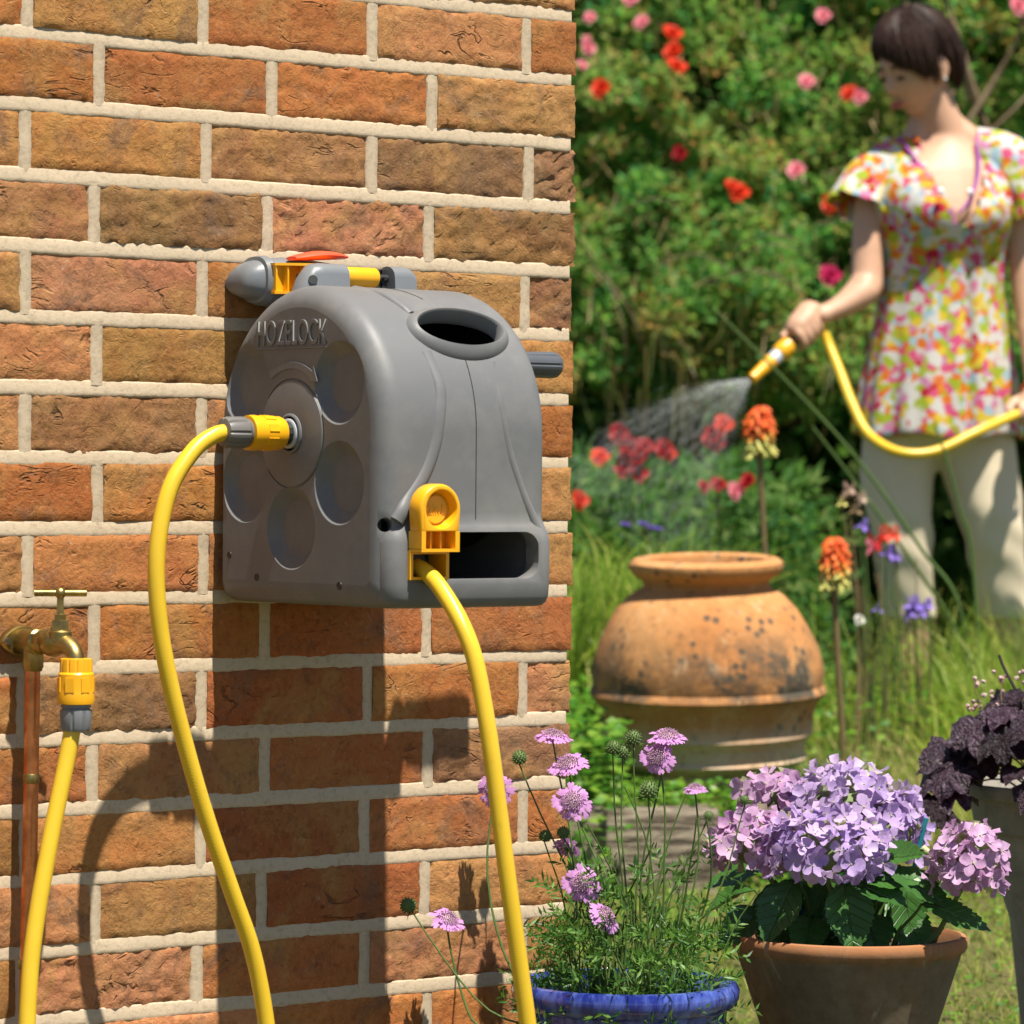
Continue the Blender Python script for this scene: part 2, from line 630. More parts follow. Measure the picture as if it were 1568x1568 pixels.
# ================================================================== hose reel on the wall
M_GREY = plastic('grey_plastic', (.138, .140, .144), .45, .5, .3, .05, .35)
M_GREY2 = plastic('mid_grey_plastic', (.155, .165, .175), .38, .4)
M_DARK = plastic('dark_plastic', (.022, .023, .022), .45, .2)
M_NUT = plastic('nut_grey_plastic', (.14, .132, .125), .4, .2)
M_YEL = plastic('yellow_plastic', (.80, .38, .008), .33, .15, .5, .04)
M_RED = plastic('red_plastic', (.75, .085, .035), .35, .15)
M_PALE = plastic('pale_grey_plastic', (.48, .50, .52), .35, .1)


def hosemat():
    n = NT('yellow_hose'); c = n.coord()
    f = n.noise(c, 30, 3)
    k = n.mix(f, (.66, .42, .02), (.74, .49, .03))
    k = n.mix(n.ramp(n.noise(c, 55, 6, .75), [(.60, 0), (.78, .5)]), k, (.30, .20, .04))
    n.base(k, .34, .5)
    w = n.new('TexWave', wave_type='BANDS', bands_direction='DIAGONAL'); w.inputs['Scale'].default_value = 260; w.inputs['Distortion'].default_value = .6
    n.l.new(c, w.inputs['Vector'])
    n.bump(w.outputs['Fac'], .20, .0004)
    n.b.inputs['Subsurface Weight'].default_value = .06
    n.b.inputs['Subsurface Radius'].default_value = (.01, .006, .001)
    return n.m


M_HOSE = hosemat()
YC, ZC, RAD = -.160, .892, .1555
XL, XR = -.512, -.284
ZB = .7065


def profile(d, zb=ZB, n=44):
    """side outline of the casing set in by d: an arch on straight legs, as (y, z) points"""
    r = RAD - d; out = []
    z0 = zb + d; c = max(.004, .016 - d * .3)
    for i in range(6):
        a = math.pi + math.pi / 2 * i / 5
        out.append((YC - r + c + c * math.cos(a), z0 + c + c * math.sin(a)))
    for i in range(6):
        a = -math.pi / 2 + math.pi / 2 * i / 5
        out.append((YC + r - c + c * math.cos(a), z0 + c + c * math.sin(a)))
    for i in range(9): out.append((YC + r, z0 + c + (ZC - z0 - c) * (i + 1) / 10))
    for i in range(n + 1):
        a = math.pi * i / n
        out.append((YC + r * math.cos(a), ZC + r * math.sin(a)))
    for i in range(9): out.append((YC - r, ZC - (ZC - z0 - c) * (i + 1) / 10))
    return out


def shell(xl, xr, d0, rl, rr, name, mat, zb=ZB):
    mb = MB(); rs = []
    secs = []
    for i in range(9):
        a = math.pi / 2 * i / 8
        secs.append((xl + rl * (1 - math.sin(a)), d0 + rl * (1 - math.cos(a))))
    secs = secs[::-1]
    secs = [(xl + rl * (1 - math.cos(math.pi / 2 * i / 8)), d0 + rl * (1 - math.sin(math.pi / 2 * i / 8))) for i in range(9)]
    secs += [(xl + rl + (xr - rr - xl - rl) * t, d0) for t in (.25, .5, .75)]
    secs += [(xr - rr * (1 - math.cos(math.pi / 2 * i / 8)), d0 + rr * (1 - math.sin(math.pi / 2 * i / 8))) for i in range(8, -1, -1)]
    for x, d in secs: rs.append([Vector((x, y, z)) for y, z in profile(d, zb)])
    mb.rings(rs)
    return mb.build(name, mat)


reel = thing('hose_reel', (-.4, 0, .712), 'grey plastic wall mounted hose reel with yellow hose guide', 'hose reel')
casing = shell(XL, XR, 0, .024, .034, 'casing', M_GREY)
# wider base in front and at the right, with the mouth for the hose
mb = MB(); rs = []


def rrect(x0, x1, y0, y1, c, z, n=6):
    out = []
    for (cx, cy, a0) in ((x1 - c, y1 - c, 0), (x0 + c, y1 - c, 90), (x0 + c, y0 + c, 180), (x1 - c, y0 + c, 270)):
        for i in range(n):
            a = R(a0 + 90 * i / (n - 1)); out.append(Vector((cx + c * math.cos(a), cy + c * math.sin(a), z)))
    return out


for z, ins in ((.7067, .014), (.708, .008), (.7115, .0035), (.718, .001), (.731, 0), (.776, 0), (.784, .0018), (.793, .006), (.806, .0115), (.822, .019)):
    rs.append(rrect(-.508 + ins, -.2880 - ins * .4, -.3235 + ins, -.02, .018, z))
mb.rings(rs)
base_ = mb.build('base', M_GREY)
cut(casing, [base_], 'UNION')
cuts = []
cav = shell(-.490, -.300, .012, .02, .02, 'cavity', M_DARK, .716); cuts.append(cav)
# oval grab opening in the curved front
TH = R(46.5)
nrm_ = Vector((0, -math.sin(TH), math.cos(TH))); tan_ = Vector((0, -math.cos(TH), -math.sin(TH)))
OC = Vector((-.3835, YC, ZC)) + nrm_ * RAD


def oval(a, b, h, n=40):
    return [OC + Vector((1, 0, 0)) * a * math.cos(2 * math.pi * i / n) + tan_ * b * math.sin(2 * math.pi * i / n) + nrm_ * h for i in range(n)]


def obj_rings(rs, name):
    mb = MB(); mb.rings(rs); return mb.build(name, M_DARK)


cuts.append(obj_rings([oval(.0555, .0262, -.045), oval(.0555, .0262, .05)], 'k'))
# mouth of the reel
mouth = []
for y in (-.34, -.27):
    q = []
    for (cx, cz, a0) in ((-.3285, .770, 0), (-.468, .770, 90), (-.468, .7535, 180), (-.3285, .7535, 270)):
        for i in range(8):
            a = R(a0 + 90 * i / 7); q.append(Vector((cx + .0165 * math.cos(a), y, cz + .0165 * math.sin(a))))
    mouth.append(q)
cuts.append(obj_rings(mouth, 'k'))
# five shallow round dishes in the side cover
HUB = Vector((XL, -.150, .889))
for k in range(5):
    a = R((32, -31, -90, -149, 148)[k])
    c = HUB + Vector((0, -math.cos(a), math.sin(a))) * .1010
    rs = []
    for x, r in ((-.006, .0480), (0, .0445), (.0022, .0428), (.0098, .0330), (.0118, .0300)):
        rs.append([Vector((XL + x, c.y + r * math.cos(2 * math.pi * i / 48), c.z + r * math.sin(2 * math.pi * i / 48))) for i in range(48)])
    cuts.append(obj_rings(rs, 'k'))
# groove round the hub, dark discs standing in for the shade in screw holes
gr = MB(); rs = []
for (x, r) in ((-.004, .0596), (.0016, .0590), (.0016, .0575), (-.004, .0569)):
    rs.append([HUB + Vector((x, r * math.cos(2 * math.pi * i / 64), r * math.sin(2 * math.pi * i / 64))) for i in range(64)])
gr.rings(rs, closed=True); cuts.append(gr.build('k', M_DARK))
for y, z, r in ((-.034, .757, .0036), (-.0865, .734, .0036), (-.2385, .729, .0040)):
    mb = MB(); mb.lathe([(r * 1.15, 0), (r * 1.1, .0006), (r, .0007), (r * .9, .0003), (.0005, .0002)], (XL + .0001, y, z), (-1, 0, 0), 18); mb.build('screw_hole_shade', M_DARK, reel)
mb = MB(); mb.lathe([(.0075, -.02), (.0075, .03)], (-.5045, -.308, .794), (.45, 1, -.1), 16); cuts.append(mb.build('k', M_DARK))
cut(casing, cuts)
bm = bmesh.new(); bm.from_mesh(casing.data)
bmesh.ops.remove_doubles(bm, verts=bm.verts[:], dist=.00004)
bmesh.ops.dissolve_degenerate(bm, edges=bm.edges[:], dist=.00004)
bm.to_mesh(casing.data); bm.free()
casing.data.materials.clear(); casing.data.materials.append(M_GREY)
soft(casing, 30)
bv = casing.modifiers.new('bevel', 'BEVEL'); bv.width = .0011; bv.segments = 2; bv.limit_method = 'ANGLE'; bv.angle_limit = R(35); bv.harden_normals = False
baked(casing); soft(casing, 34)


def into(o, parent):
    w = wl(parent); o.parent = parent
    o.location = Vector(o.location) - w
    return o


for pl in casing.data.polygons:                    # the side cover and the dish floors are truly flat
    if abs(pl.normal.x) > .9990: pl.use_smooth = False
casing.data.transform(Matrix.Translation(-wl(reel))); casing.location = wl(reel)
into(casing, reel)

# collar of the oval opening
rs = []
for a, b, h in ((.0540, .0247, -.010), (.0550, .0257, .0055), (.0570, .0277, .0075), (.0605, .0312, .0066), (.0640, .0352, .0030), (.0675, .0395, -.003), (.0685, .0405, -.016)):
    rs.append(oval(a, b, h, 56))
for q in rs[3:]:                      # follow the curve of the casing
    for i, p in enumerate(q):
        t = (p - OC).dot(tan_)
        q[i] = p - nrm_ * (t * t / (2 * RAD)) * .55
mb = MB(); mb.rings(rs, False, False)
into_c = mb.build('opening_collar', M_GREY, reel, 50)


def on_arch(x, ang, h=.0):
    a = R(ang)
    return Vector((x, YC - (RAD + h) * math.sin(a), ZC + (RAD + h) * math.cos(a)))


def flank(x, z, h=0):
    if z >= ZC: return on_arch(x, math.degrees(math.acos(max(-1, min(1, (z - ZC) / RAD)))), h)
    return Vector((x, YC - RAD - h, z))


# moulded ribs running over the front
rib = catmull([on_arch(-.4375, 0, -.0025), on_arch(-.4385, 20, -.0012), on_arch(-.4335, 31, -.0012), on_arch(-.430, 36, -.0022)], 6)
mb = MB(); mb.tube(rib, [.0062] * len(rib), 12, flat=.7); mb.build('moulded_rib', M_GREY, reel)
rib = catmull([flank(-.4395, .976, -.0025), flank(-.4345, .944, -.0020), flank(-.4360, .925, -.0020), flank(-.4395, .907, -.0020), flank(-.4440, .882, -.0020), flank(-.4524, .8586, -.0020), flank(-.4630, .840, -.0020), flank(-.4776, .8217, -.0015), Vector((-.4880, -.3170, .809)), Vector((-.4950, -.3160, .798))], 8)
mb = MB(); mb.tube(rib, [.0078 + .001 * max(0, (i / len(rib) - .55)) for i in range(len(rib))], 16, flat=.62, up=(0, -1, 0)); mb.build('moulded_rib', M_GREY, reel)
rib = catmull([flank(-.3546, .968, -.0064), flank(-.3556, .921, -.0062), flank(-.3455, .872, -.0062), flank(-.3301, .8346, -.0060), flank(-.3130, .8010, -.0050), flank(-.304, .785, -.004)], 8)
mb = MB(); mb.tube(rib, .0074, 12); mb.build('moulded_rib', M_GREY, reel)
# fine parting line down the front
sl = [flank(-.3912, z, .00005) for z in np.linspace(.974, .80, 40)]
mb = MB(); mb.tube(sl, .00055, 6); mb.build('parting_line', M_DARK, reel)
sl = [on_arch(-.3935 - .0006 * i, 24 - i * .9, .00005) for i in range(24)]
mb = MB(); mb.tube(sl, .0005, 6); mb.build('parting_line', M_DARK, reel)

# dark drum seen through the mouth
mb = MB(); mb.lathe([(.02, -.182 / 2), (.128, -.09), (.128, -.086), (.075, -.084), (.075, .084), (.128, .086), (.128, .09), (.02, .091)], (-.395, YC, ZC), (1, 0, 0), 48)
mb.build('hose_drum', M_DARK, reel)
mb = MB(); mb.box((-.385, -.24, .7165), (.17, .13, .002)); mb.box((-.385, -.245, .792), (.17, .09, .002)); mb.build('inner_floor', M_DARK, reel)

# hub cap and inlet
mb = MB(); mb.lathe([(.0568, 0), (.0564, .0012), (.055, .0016), (.021, .0016), (.0205, .0005), (.010, .0005)], HUB + Vector((.0004, 0, 0)), (-1, 0, 0), 64); hubcap = mb.build('hub_cap', M_GREY, reel)
mb = MB(); mb.lathe([(.0195, 0), (.0215, .0005), (.0215, .0022), (.0195, .0032), (.0182, .0022), (.0182, 0)], HUB + Vector((-.0012, 0, 0)), (-1, 0, 0), 40); mb.build('inlet_collar', M_GREY, reel)
mb = MB(); mb.lathe([(.0160, 0), (.0160, .0042), (.0145, .005), (.0125, .005)], HUB + Vector((-.001, 0, 0)), (-1, 0, 0), 40); mb.build('inlet_ring', M_PALE, reel)
mb = MB(); mb.lathe([(.0125, 0), (.0125, .010), (.0150, .0105), (.0150, .014), (.0110, .0145), (.0110, .018)], HUB + Vector((-.003, 0, 0)), (-1, 0, 0), 12); mb.build('inlet_stub', M_DARK, reel, 20)


# raised name and turning arrow on the side cover
def text_mesh(body, size, ext, name, mat, parent, M, bevel=0.0):
    cu = bpy.data.curves.new('txt', 'FONT'); cu.body = body; cu.size = size; cu.extrude = ext; cu.bevel_depth = bevel
    cu.align_x = 'CENTER'; cu.space_character = 1.0; cu.resolution_u = 6
    t = bpy.data.objects.new('txt', cu); COL.objects.link(t)
    bpy.context.view_layer.update()
    me = bpy.data.meshes.new_from_object(t.evaluated_get(bpy.context.evaluated_depsgraph_get()))
    bpy.data.objects.remove(t); bpy.data.curves.remove(cu)
    me.transform(Matrix.Translation(-wl(parent)) @ M)
    me.materials.clear()
    me.name = name
    return link(name, me, mat, parent, (0, 0, 0))


FACE = Matrix(((0, 0, -1, XL), (-1, 0, 0, 0), (0, 1, 0, 0), (0, 0, 0, 1)))   # text x runs towards -Y, text y up, out towards -X
text_mesh('HOZELOCK', .0300, .0013, 'lettering', M_GREY, reel, Matrix.Translation((0, -.1485, .9842)) @ FACE @ Matrix.Diagonal((.80, 1.24, 1, 1)), .0003)
mb = MB(); mb.box((XL - .0008, -.1485, .9805), (.0016, .130, .0011)); mb.build('underline', M_GREY, reel)
mb = MB(); rs = []
for i in range(17):
    a = R(122 - 62 * i / 16)
    rs.append([HUB + Vector((x, -r * math.cos(a), r * math.sin(a))) for x, r in ((.0005, .0690), (-.0016, .0696), (-.0016, .0764), (.0005, .0770))])
mb.rings(rs)
a = R(60); tip = R(49)
hd = [HUB + Vector((0, -r * math.cos(q), r * math.sin(q))) for r, q in ((.0640, a), (.0820, a), (.0730, tip))]
mb.rings([[p + Vector((.0005, 0, 0)) for p in hd], [p + Vector((-.0016, 0, 0)) for p in hd]])
mb.build('arrow', M_GREY, reel, 20)

# carrying handle on top
HY, HZ = -.098, 1.062


def yoke(x0, x1, slope):
    mb = MB(); rs = []
    n = 7
    for i in range(n):
        t = i / (n - 1); x = x0 + (x1 - x0) * t
        s = min(1, t / slope) if slope > 0 else 1
        rr = .011 + .0 * s; top = 1.036 + (HZ + .0135 - 1.036) * (math.sin(s * math.pi / 2) ** .8)
        if slope == 0 and t > .75: top -= .004 * ((t - .75) / .25) ** 2
        hw = .0155 * (.7 + .3 * s)
        q = []
        for j in range(9):
            a = math.pi * j / 8
            q.append(Vector((x, HY + hw * math.cos(a), top - .012 + .012 * math.sin(a))))
        q += [Vector((x, HY - hw * 1.25, 1.012)), Vector((x, HY + hw * 1.25, 1.012))]
        rs.append(q)
    mb.rings(rs); return mb


yoke(-.476, -.4105, .42).build('handle_bracket', M_GREY2, reel, 45)
yoke(-.3490, -.3190, 0).build('handle_bracket', M_GREY2, reel, 45)
mb = MB(); mb.lathe([(.0052, -.003), (.0052, .002)], (-.4585, HY - .0135, 1.056), (-.45, -1, .25), 14); mb.build('screw_recess_shade', M_DARK, reel)  # dark disc laid on the bracket as the shade of a recess
mb = MB(); mb.lathe([(.0105, 0), (.0110, .001), (.0110, .0455), (.0105, .0465)], (-.412, HY, HZ), (1, 0, 0), 28); mb.build('handle_grip', M_YEL, reel)
mb = MB(); mb.lathe([(.0045, 0), (.0045, .02)], (-.367, HY, HZ), (1, 0, 0), 14)
for a in (0, 90, 45): mb.box((-.3575, HY, HZ - .001), (.0022 if a != 45 else .014, .019 if a == 0 else .003, .020 if a != 0 else .003))
mb.build('handle_pin', M_DARK, reel)

# bracket screwed to the wall, locking lever, release button
mb = MB(); rs = []
for x, y0, zt, zb in ((-.4985, .036, 1.0610, 1.0470), (-.4960, .041, 1.0690, 1.0420), (-.4900, .046, 1.0750, 1.0390), (-.4800, .050, 1.0795, 1.0360), (-.4650, .054, 1.0825, 1.0310), (-.4450, .060, 1.0840, 1.0240), (-.4200, .064, 1.0830, 1.0200), (-.3900, .066, 1.0800, 1.0200), (-.3500, .066, 1.0740, 1.0240)):
    q = []
    for j in range(24):
        a = 2 * math.pi * j / 24; ca, sa = math.cos(a), math.sin(a)
        yy = -y0 / 2 - .002 + (y0 / 2) * math.copysign(abs(ca) ** .75, ca)
        zz = (zt + zb) / 2 + (zt - zb) / 2 * math.copysign(abs(sa) ** .8, sa)
        q.append(Vector((x, min(yy, .006), zz)))
    rs.append(q)
mb.rings(rs); mb.build('wall_bracket', M_GREY2, reel, 60)
mb = MB(); rs = []
for x, y0, zt, zb in ((-.4790, .0515, 1.0815, 1.0345), (-.4785, .0545, 1.0838, 1.0330), (-.4700, .0565, 1.0850, 1.0300), (-.4692, .0540, 1.0825, 1.0310)):
    rs.append([Vector((x, min(.005, -y0 / 2 - .002 + (y0 / 2) * math.copysign(abs(math.cos(a)) ** .75, math.cos(a))), (zt + zb) / 2 + (zt - zb) / 2 * math.copysign(abs(math.sin(a)) ** .8, math.sin(a)))) for a in [2 * math.pi * j / 24 for j in range(24)]])
mb.rings(rs); mb.build('bracket_collar', M_GREY2, reel, 40)
mb = MB(); mb.lathe([(.0085, -.004), (.0085, .0015), (.0070, .0030), (.0030, .0034)], (-.4872, -.0415, 1.0595), (-.35, -1, .25), 20); mb.lathe([(.0040, .003), (.0034, .0055)], (-.4872, -.0415, 1.0625), (-.35, -1, .3), 12)
mb.build('bracket_pivot', M_GREY2, reel)
mb = MB()
for z in (1.0435, 1.0745):
    rs = []
    for i in range(13):
        t = i / 12; x = -.474 + .078 * t; w = .024 * math.sin(math.pi * min(1, .18 + t * .82)) + .004
        y0 = -.062 - .022 * math.sin(math.pi * t * .9)
        rs.append([Vector((x, y0, z + .0014)), Vector((x, y0 + w, z + .0014)), Vector((x, y0 + w, z - .0014)), Vector((x, y0, z - .0014))])
    mb.rings(rs)
for t in (.03, .16, .42, .68, .93):
    x = -.474 + .078 * t; y0 = -.062 - .022 * math.sin(math.pi * t * .9)
    mb.box((x, y0 + .012, 1.059), (.0022, .021, .030))
mb.box((-.435, -.060, 1.059), (.07, .0025, .030))
mb.build('locking_lever', M_YEL, reel, 30)
mb = MB(); rs = []
for i in range(11):
    t = i / 10; x = -.452 + .070 * t
    h = .0052 * math.sin(math.pi * (.08 + .84 * t)) ** .6; zc = 1.0815 + .0050 * math.sin(t * 2.2)
    rs.append([Vector((x, -.062 + .014 * math.cos(q) * (.6 + .4 * math.sin(math.pi * (.1 + .8 * t))), zc + h * math.sin(q))) for q in [2 * math.pi * j / 12 for j in range(12)]])
mb.rings(rs); mb.build('release_button', M_RED, reel)

# winding handle at the far side
mb = MB(); rs = []
for i, (x, r) in enumerate(((-.258, .011), (-.254, .0138), (-.172, .0150), (-.166, .0140), (-.163, .0118))):
    q = []
    for j in range(48):
        a = 2 * math.pi * j / 48; rr = r * (1 - (.085 if j % 6 == 0 and i in (1, 2, 3) else 0))
        q.append(Vector((x, -.168 + rr * math.cos(a), .9695 + rr * math.sin(a))))
    rs.append(q)
mb.rings(rs); mb.build('winding_handle', plastic('slate_plastic', (.085, .092, .105), .4), reel, 30)
mb = MB(); mb.tube([(-.272, -.150, .885), (-.266, -.166, .9695)], [.014, .013], 14); mb.lathe([(.012, 0), (.012, .03)], (-.290, -.150, .885), (1, 0, 0), 16); mb.lathe([(.008, 0), (.008, .02)], (-.27, -.168, .9695), (1, 0, 0), 14)
mb.build('crank_arm', M_GREY, reel)

# yellow hose guide
GX = -.4610
gy0, gy1 = -.3245, -.3470


def gout(s, y):
    q = []
    cz, r = .8105, .0265 * s
    for i in range(21):
        a = R(-8 + 196 * i / 20); q.append(Vector((GX + r * math.cos(a), y, cz + r * math.sin(a))))
    q += [Vector((GX - .0250 * s, y, .790)), Vector((GX - .0245 * s, y, .7875)), Vector((GX + .0245 * s, y, .7875)), Vector((GX + .0250 * s, y, .790))]
    return q


mb = MB(); mb.rings([gout(.94, gy0), gout(1, gy0 - .003), gout(1, gy1 + .003), gout(.95, gy1)])
gd = mb.build('hose_guide', M_YEL)
mb = MB(); mb.lathe([(.0205, -.004), (.0198, .003), (.0170, .0125), (.0155, .0130)], (GX + .001, gy1, .8105), (0, 1, 0), 40); k1 = mb.build('k', M_YEL)
cut(gd, [k1]); soft(gd, 30)
bv = gd.modifiers.new('b', 'BEVEL'); bv.width = .0012; bv.segments = 2; bv.limit_method = 'ANGLE'; bv.angle_limit = R(40); baked(gd); soft(gd, 35)
gd.data.materials.clear(); gd.data.materials.append(M_YEL)
gd.data.transform(Matrix.Translation(-wl(reel))); gd.location = (0, 0, 0); gd.parent = reel
mb = MB(); mb.lathe([(.0002, 0), (.0148, 0), (.0142, .0012), (.0002, .0012)], (GX + .001, gy1 + .0115, .8105), (0, -1, 0), 36); mb.build('guide_disc', M_YEL, reel)
text_mesh('2in1', .0150, .0005, 'lettering', M_YEL, reel, Matrix.Translation((GX + .001, gy1 + .0100, .8055)) @ Matrix(((1, 0, 0, 0), (0, 0, -1, 0), (0, 1, 0, 0), (0, 0, 0, 1))) @ Matrix.Diagonal((.9, 1, 1, 1)))
mb = MB()      # legs, cross bar and the frame the hose runs through
mb.box((GX - .0220, -.3355, .7785), (.0055, .0225, .0190)); mb.box((GX + .0220, -.3355, .7785), (.0055, .0225, .0190))
mb.box((GX, -.3355, .7680), (.0495, .0223, .0032)); mb.box((GX, -.3260, .7785), (.0386, .003, .0176))
for dx in (-.007, .006): mb.box((GX + dx, -.333, .7785), (.0016, .012, .0174))
mb.build('guide_foot', M_YEL, reel)
mb = MB(); gx0 = -.4610
mb.box((gx0 - .0235, -.310, .7520), (.0040, .036, .030)); mb.box((gx0 + .0235, -.310, .7520), (.0040, .036, .030)); mb.box((gx0, -.310, .7655), (.0429, .036, .0034)); mb.box((gx0, -.310, .7385), (.0429, .036, .0030))
mb.build('guide_frame', M_YEL, reel)
mb = MB(); mb.box((gx0, -.296, .752), (.0425, .004, .0235)); mb.lathe([(.0152, 0), (.0165, .004), (.0152, .012), (.0128, .012)], (gx0 - .006, -.2985, .7515), (.1, -1, -.1), 24); mb.build('guide_hole_shade', M_DARK, reel)  # dark plate stands in for the shaded hose hole; dark ring round the hose

# ------------------------------------------------------------------ hoses
HR = .0090


def hose(name, pts, label, cat='garden hose', r=HR, n=18, k=10):
    p = catmull(pts, k)
    root = thing(name, p[0], label, cat)
    mb = MB(); mb.tube(p, r, n); mb.build('tube', M_HOSE, root)
    return root


def connector(parent, o, ax, flip=1):
    """quick connector: yellow body and ribbed grey nut, from o along ax"""
    ax = Vector(ax).normalized(); o = Vector(o)
    mb = MB(); mb.lathe([(.0130, 0), (.0168, .0004), (.0182, .004), (.0184, .020), (.0184, .030), (.0192, .036), (.0186, .043), (.0150, .0435)], o, ax, 36); b = mb.build('connector_body', M_YEL, parent)
    q = Vector((0, 0, 1)).rotation_difference(ax)
    mb = MB()
    for k in range(8):
        a = 2 * math.pi * k / 8 + .3
        d = q @ Vector((math.cos(a), math.sin(a), 0))
        M = Matrix.Translation(o + ax * .020 + d * .0182) @ (q.to_matrix().to_4x4()) @ Matrix.Rotation(a, 4, 'Z')
        mb.box((0, 0, 0), (.0014, .0075, .0125), M)
    mb.build('grip_panel', M_YEL, b)
    mb = MB(); rs = []
    for i, (r, h) in enumerate(((.0128, .040), (.0150, .0440), (.0150, .0465), (.0138, .0468), (.0138, .0482), (.0168, .0486), (.0172, .052), (.0168, .068), (.0150, .0735), (.0098, .0745))):
        rr = []
        for j in range(48):
            a = 2 * math.pi * j / 48; g = r - (.0016 if (j % 6 == 0 and i in (6, 7, 8)) else 0)
            rr.append(o + q @ Vector((g * math.cos(a), g * math.sin(a), h)))
        rs.append(rr)
    mb.rings(rs); mb.build('connector_nut', M_NUT, parent, 30)
    return b


HA = [(-.575, -.150, .8892), (-.5961, -.150, .8895), (-.6160, -.150, .8840), (-.6380, -.150, .8690), (-.6640, -.150, .8350), (-.6785, -.150, .7900), (-.6830, -.150, .7400), (-.6770, -.150, .6800), (-.6622, -.150, .6170), (-.6385, -.150, .5410), (-.6130, -.150, .4710), (-.5835, -.150, .4005), (-.5570, -.150, .3360), (-.5390, -.150, .2590), (-.5300, -.152, .17), (-.545, -.158, .09), (-.60, -.165, .035),
      (-.68, -.165, .030), (-.77, -.15, .06), (-.805, -.128, .14), (-.8120, -.113, .2400), (-.8070, -.107, .3200), (-.7970, -.104, .3850), (-.7780, -.101, .4700), (-.7580, -.099, .5500), (-.7480, -.0985, .6000)]
ha = hose('supply_hose', HA, 'yellow hose looping from the brass tap to the side of the reel')
connector(ha, (-.5265, -.150, .8890), (-1, 0, .004))
HB = [(-.4640, -.285, .7520), (-.4640, -.310, .7500), (-.4630, -.335, .7392), (-.4628, -.360, .7196), (-.4613, -.385, .6914), (-.4565, -.400, .6569), (-.4519, -.410, .6103), (-.4468, -.416, .5636), (-.4381, -.420, .4964), (-.4259, -.424, .4088), (-.4038, -.426, .2808), (-.393, -.428, .20), (-.383, -.432, .12), (-.365, -.440, .06), (-.32, -.45, .022), (-.24, -.47, .014), (-.12, -.50, .013)]
hose('outlet_hose', HB, 'yellow hose hanging from the yellow guide at the front of the reel')

# ------------------------------------------------------------------ tap and pipe


def metal(name, c0, c1, rough=.28):
    n = NT(name); c = n.coord()
    f = n.noise(c, 60, 5, .65); g = n.noise(c, 18, 3)
    n.base(n.mix(n.ramp(f, [(.35, 0), (.7, 1)]), c0, c1), n.math('MULTIPLY_ADD', g, .3), .5, 1.0)
    n.b.inputs['Roughness'].default_value = rough
    mm = n.new('Math', operation='MULTIPLY_ADD'); n.l.new(g, mm.inputs[0]); mm.inputs[1].default_value = .35; mm.inputs[2].default_value = rough - .12
    n.l.new(mm.outputs[0], n.b.inputs['Roughness'])
    n.bump(n.noise(c, 300, 3), .15, .0006)
    return n.m


M_BRASS = metal('brass', (.42, .31, .11), (.22, .165, .06), .34)
M_COPPER = metal('copper', (.72, .27, .10), (.42, .15, .06), .33)
tap = thing('garden_tap', (-.757, 0, .66), 'brass bib tap with a T shaped handle fixed to the wall', 'tap')
TX = -.757
mb = MB(); rs = []
for y, s in ((-.001, 1), (-.006, 1), (-.009, .9)):
    q = []
    for i in range(28):
        a = 2 * math.pi * i / 28
        q.append(Vector((TX + .027 * s * math.cos(a) * (1 - .25 * abs(math.sin(a))), y, .667 + .017 * s * math.sin(a))))
    rs.append(q)
mb.rings(rs); mb.build('wall_plate', M_BRASS, tap)
mb = MB(); mb.lathe([(.0030, 0), (.0042, .001), (.0036, .003)], (TX - .020, -.009, .667), (0, -1, 0), 12); mb.build('screw', metal('steel', (.4, .38, .33), (.2, .19, .17)), tap)
mb = MB(); mb.lathe([(.0130, .0), (.0130, .024), (.0140, .025), (.0140, .034), (.0118, .036), (.0110, .040)], (TX, -.006, .667), (0, -1, 0), 24)
mb.lathe([(.0105, .003), (.0115, .008), (.0115, .026), (.0095, .031)], (TX, -.028, .667), (0, 0, -1), 8)
mb.build('elbow', M_BRASS, tap, 35)
mb = MB(); mb.tube(catmull([(TX + .001, -.040, .667), (TX + .003, -.054, .668), (TX + .006, -.070, .6675), (TX + .008, -.084, .6650), (TX + .009, -.0945, .6585), (TX + .009, -.0985, .650), (TX + .009, -.0990, .640)], 6), [.0108, .0122, .0130, .0122, .0118, .0124, .0138, .0150, .0156, .0158, .0155, .0148, .0138, .0128, .0120, .0114, .0108, .0103, .0100, .0098, .0096, .0094, .0092, .0090, .0090, .0090, .0090, .0090, .0090, .0090, .0090, .0090, .0090, .0090, .0090, .0090, .0090][:37], 20)
mb.build('tap_body', M_BRASS, tap)
SP = Vector((TX + .006, -.072, .674))
mb = MB(); mb.lathe([(.0125, -.004), (.0125, .005), (.0108, .0065), (.0108, .0075)], SP, (0, 0, 1), 24); mb.lathe([(.0098, .007), (.0098, .016), (.0090, .0175), (.0068, .018), (.0068, .023), (.0046, .024), (.0042, .026), (.0040, .042)], SP, (0, 0, 1), 6)
mb.build('bonnet', M_BRASS, tap, 30)
hd_ = Vector((.86, -.5, 0)).normalized(); hc = SP + Vector((0, 0, .0455))
mb = MB(); mb.tube([hc - hd_ * .0275, hc - hd_ * .027, hc + hd_ * .027, hc + hd_ * .0275], [.0026, .0036, .0036, .0026], 14); mb.ball(hc, .0062); mb.build('tap_handle', M_BRASS, tap)

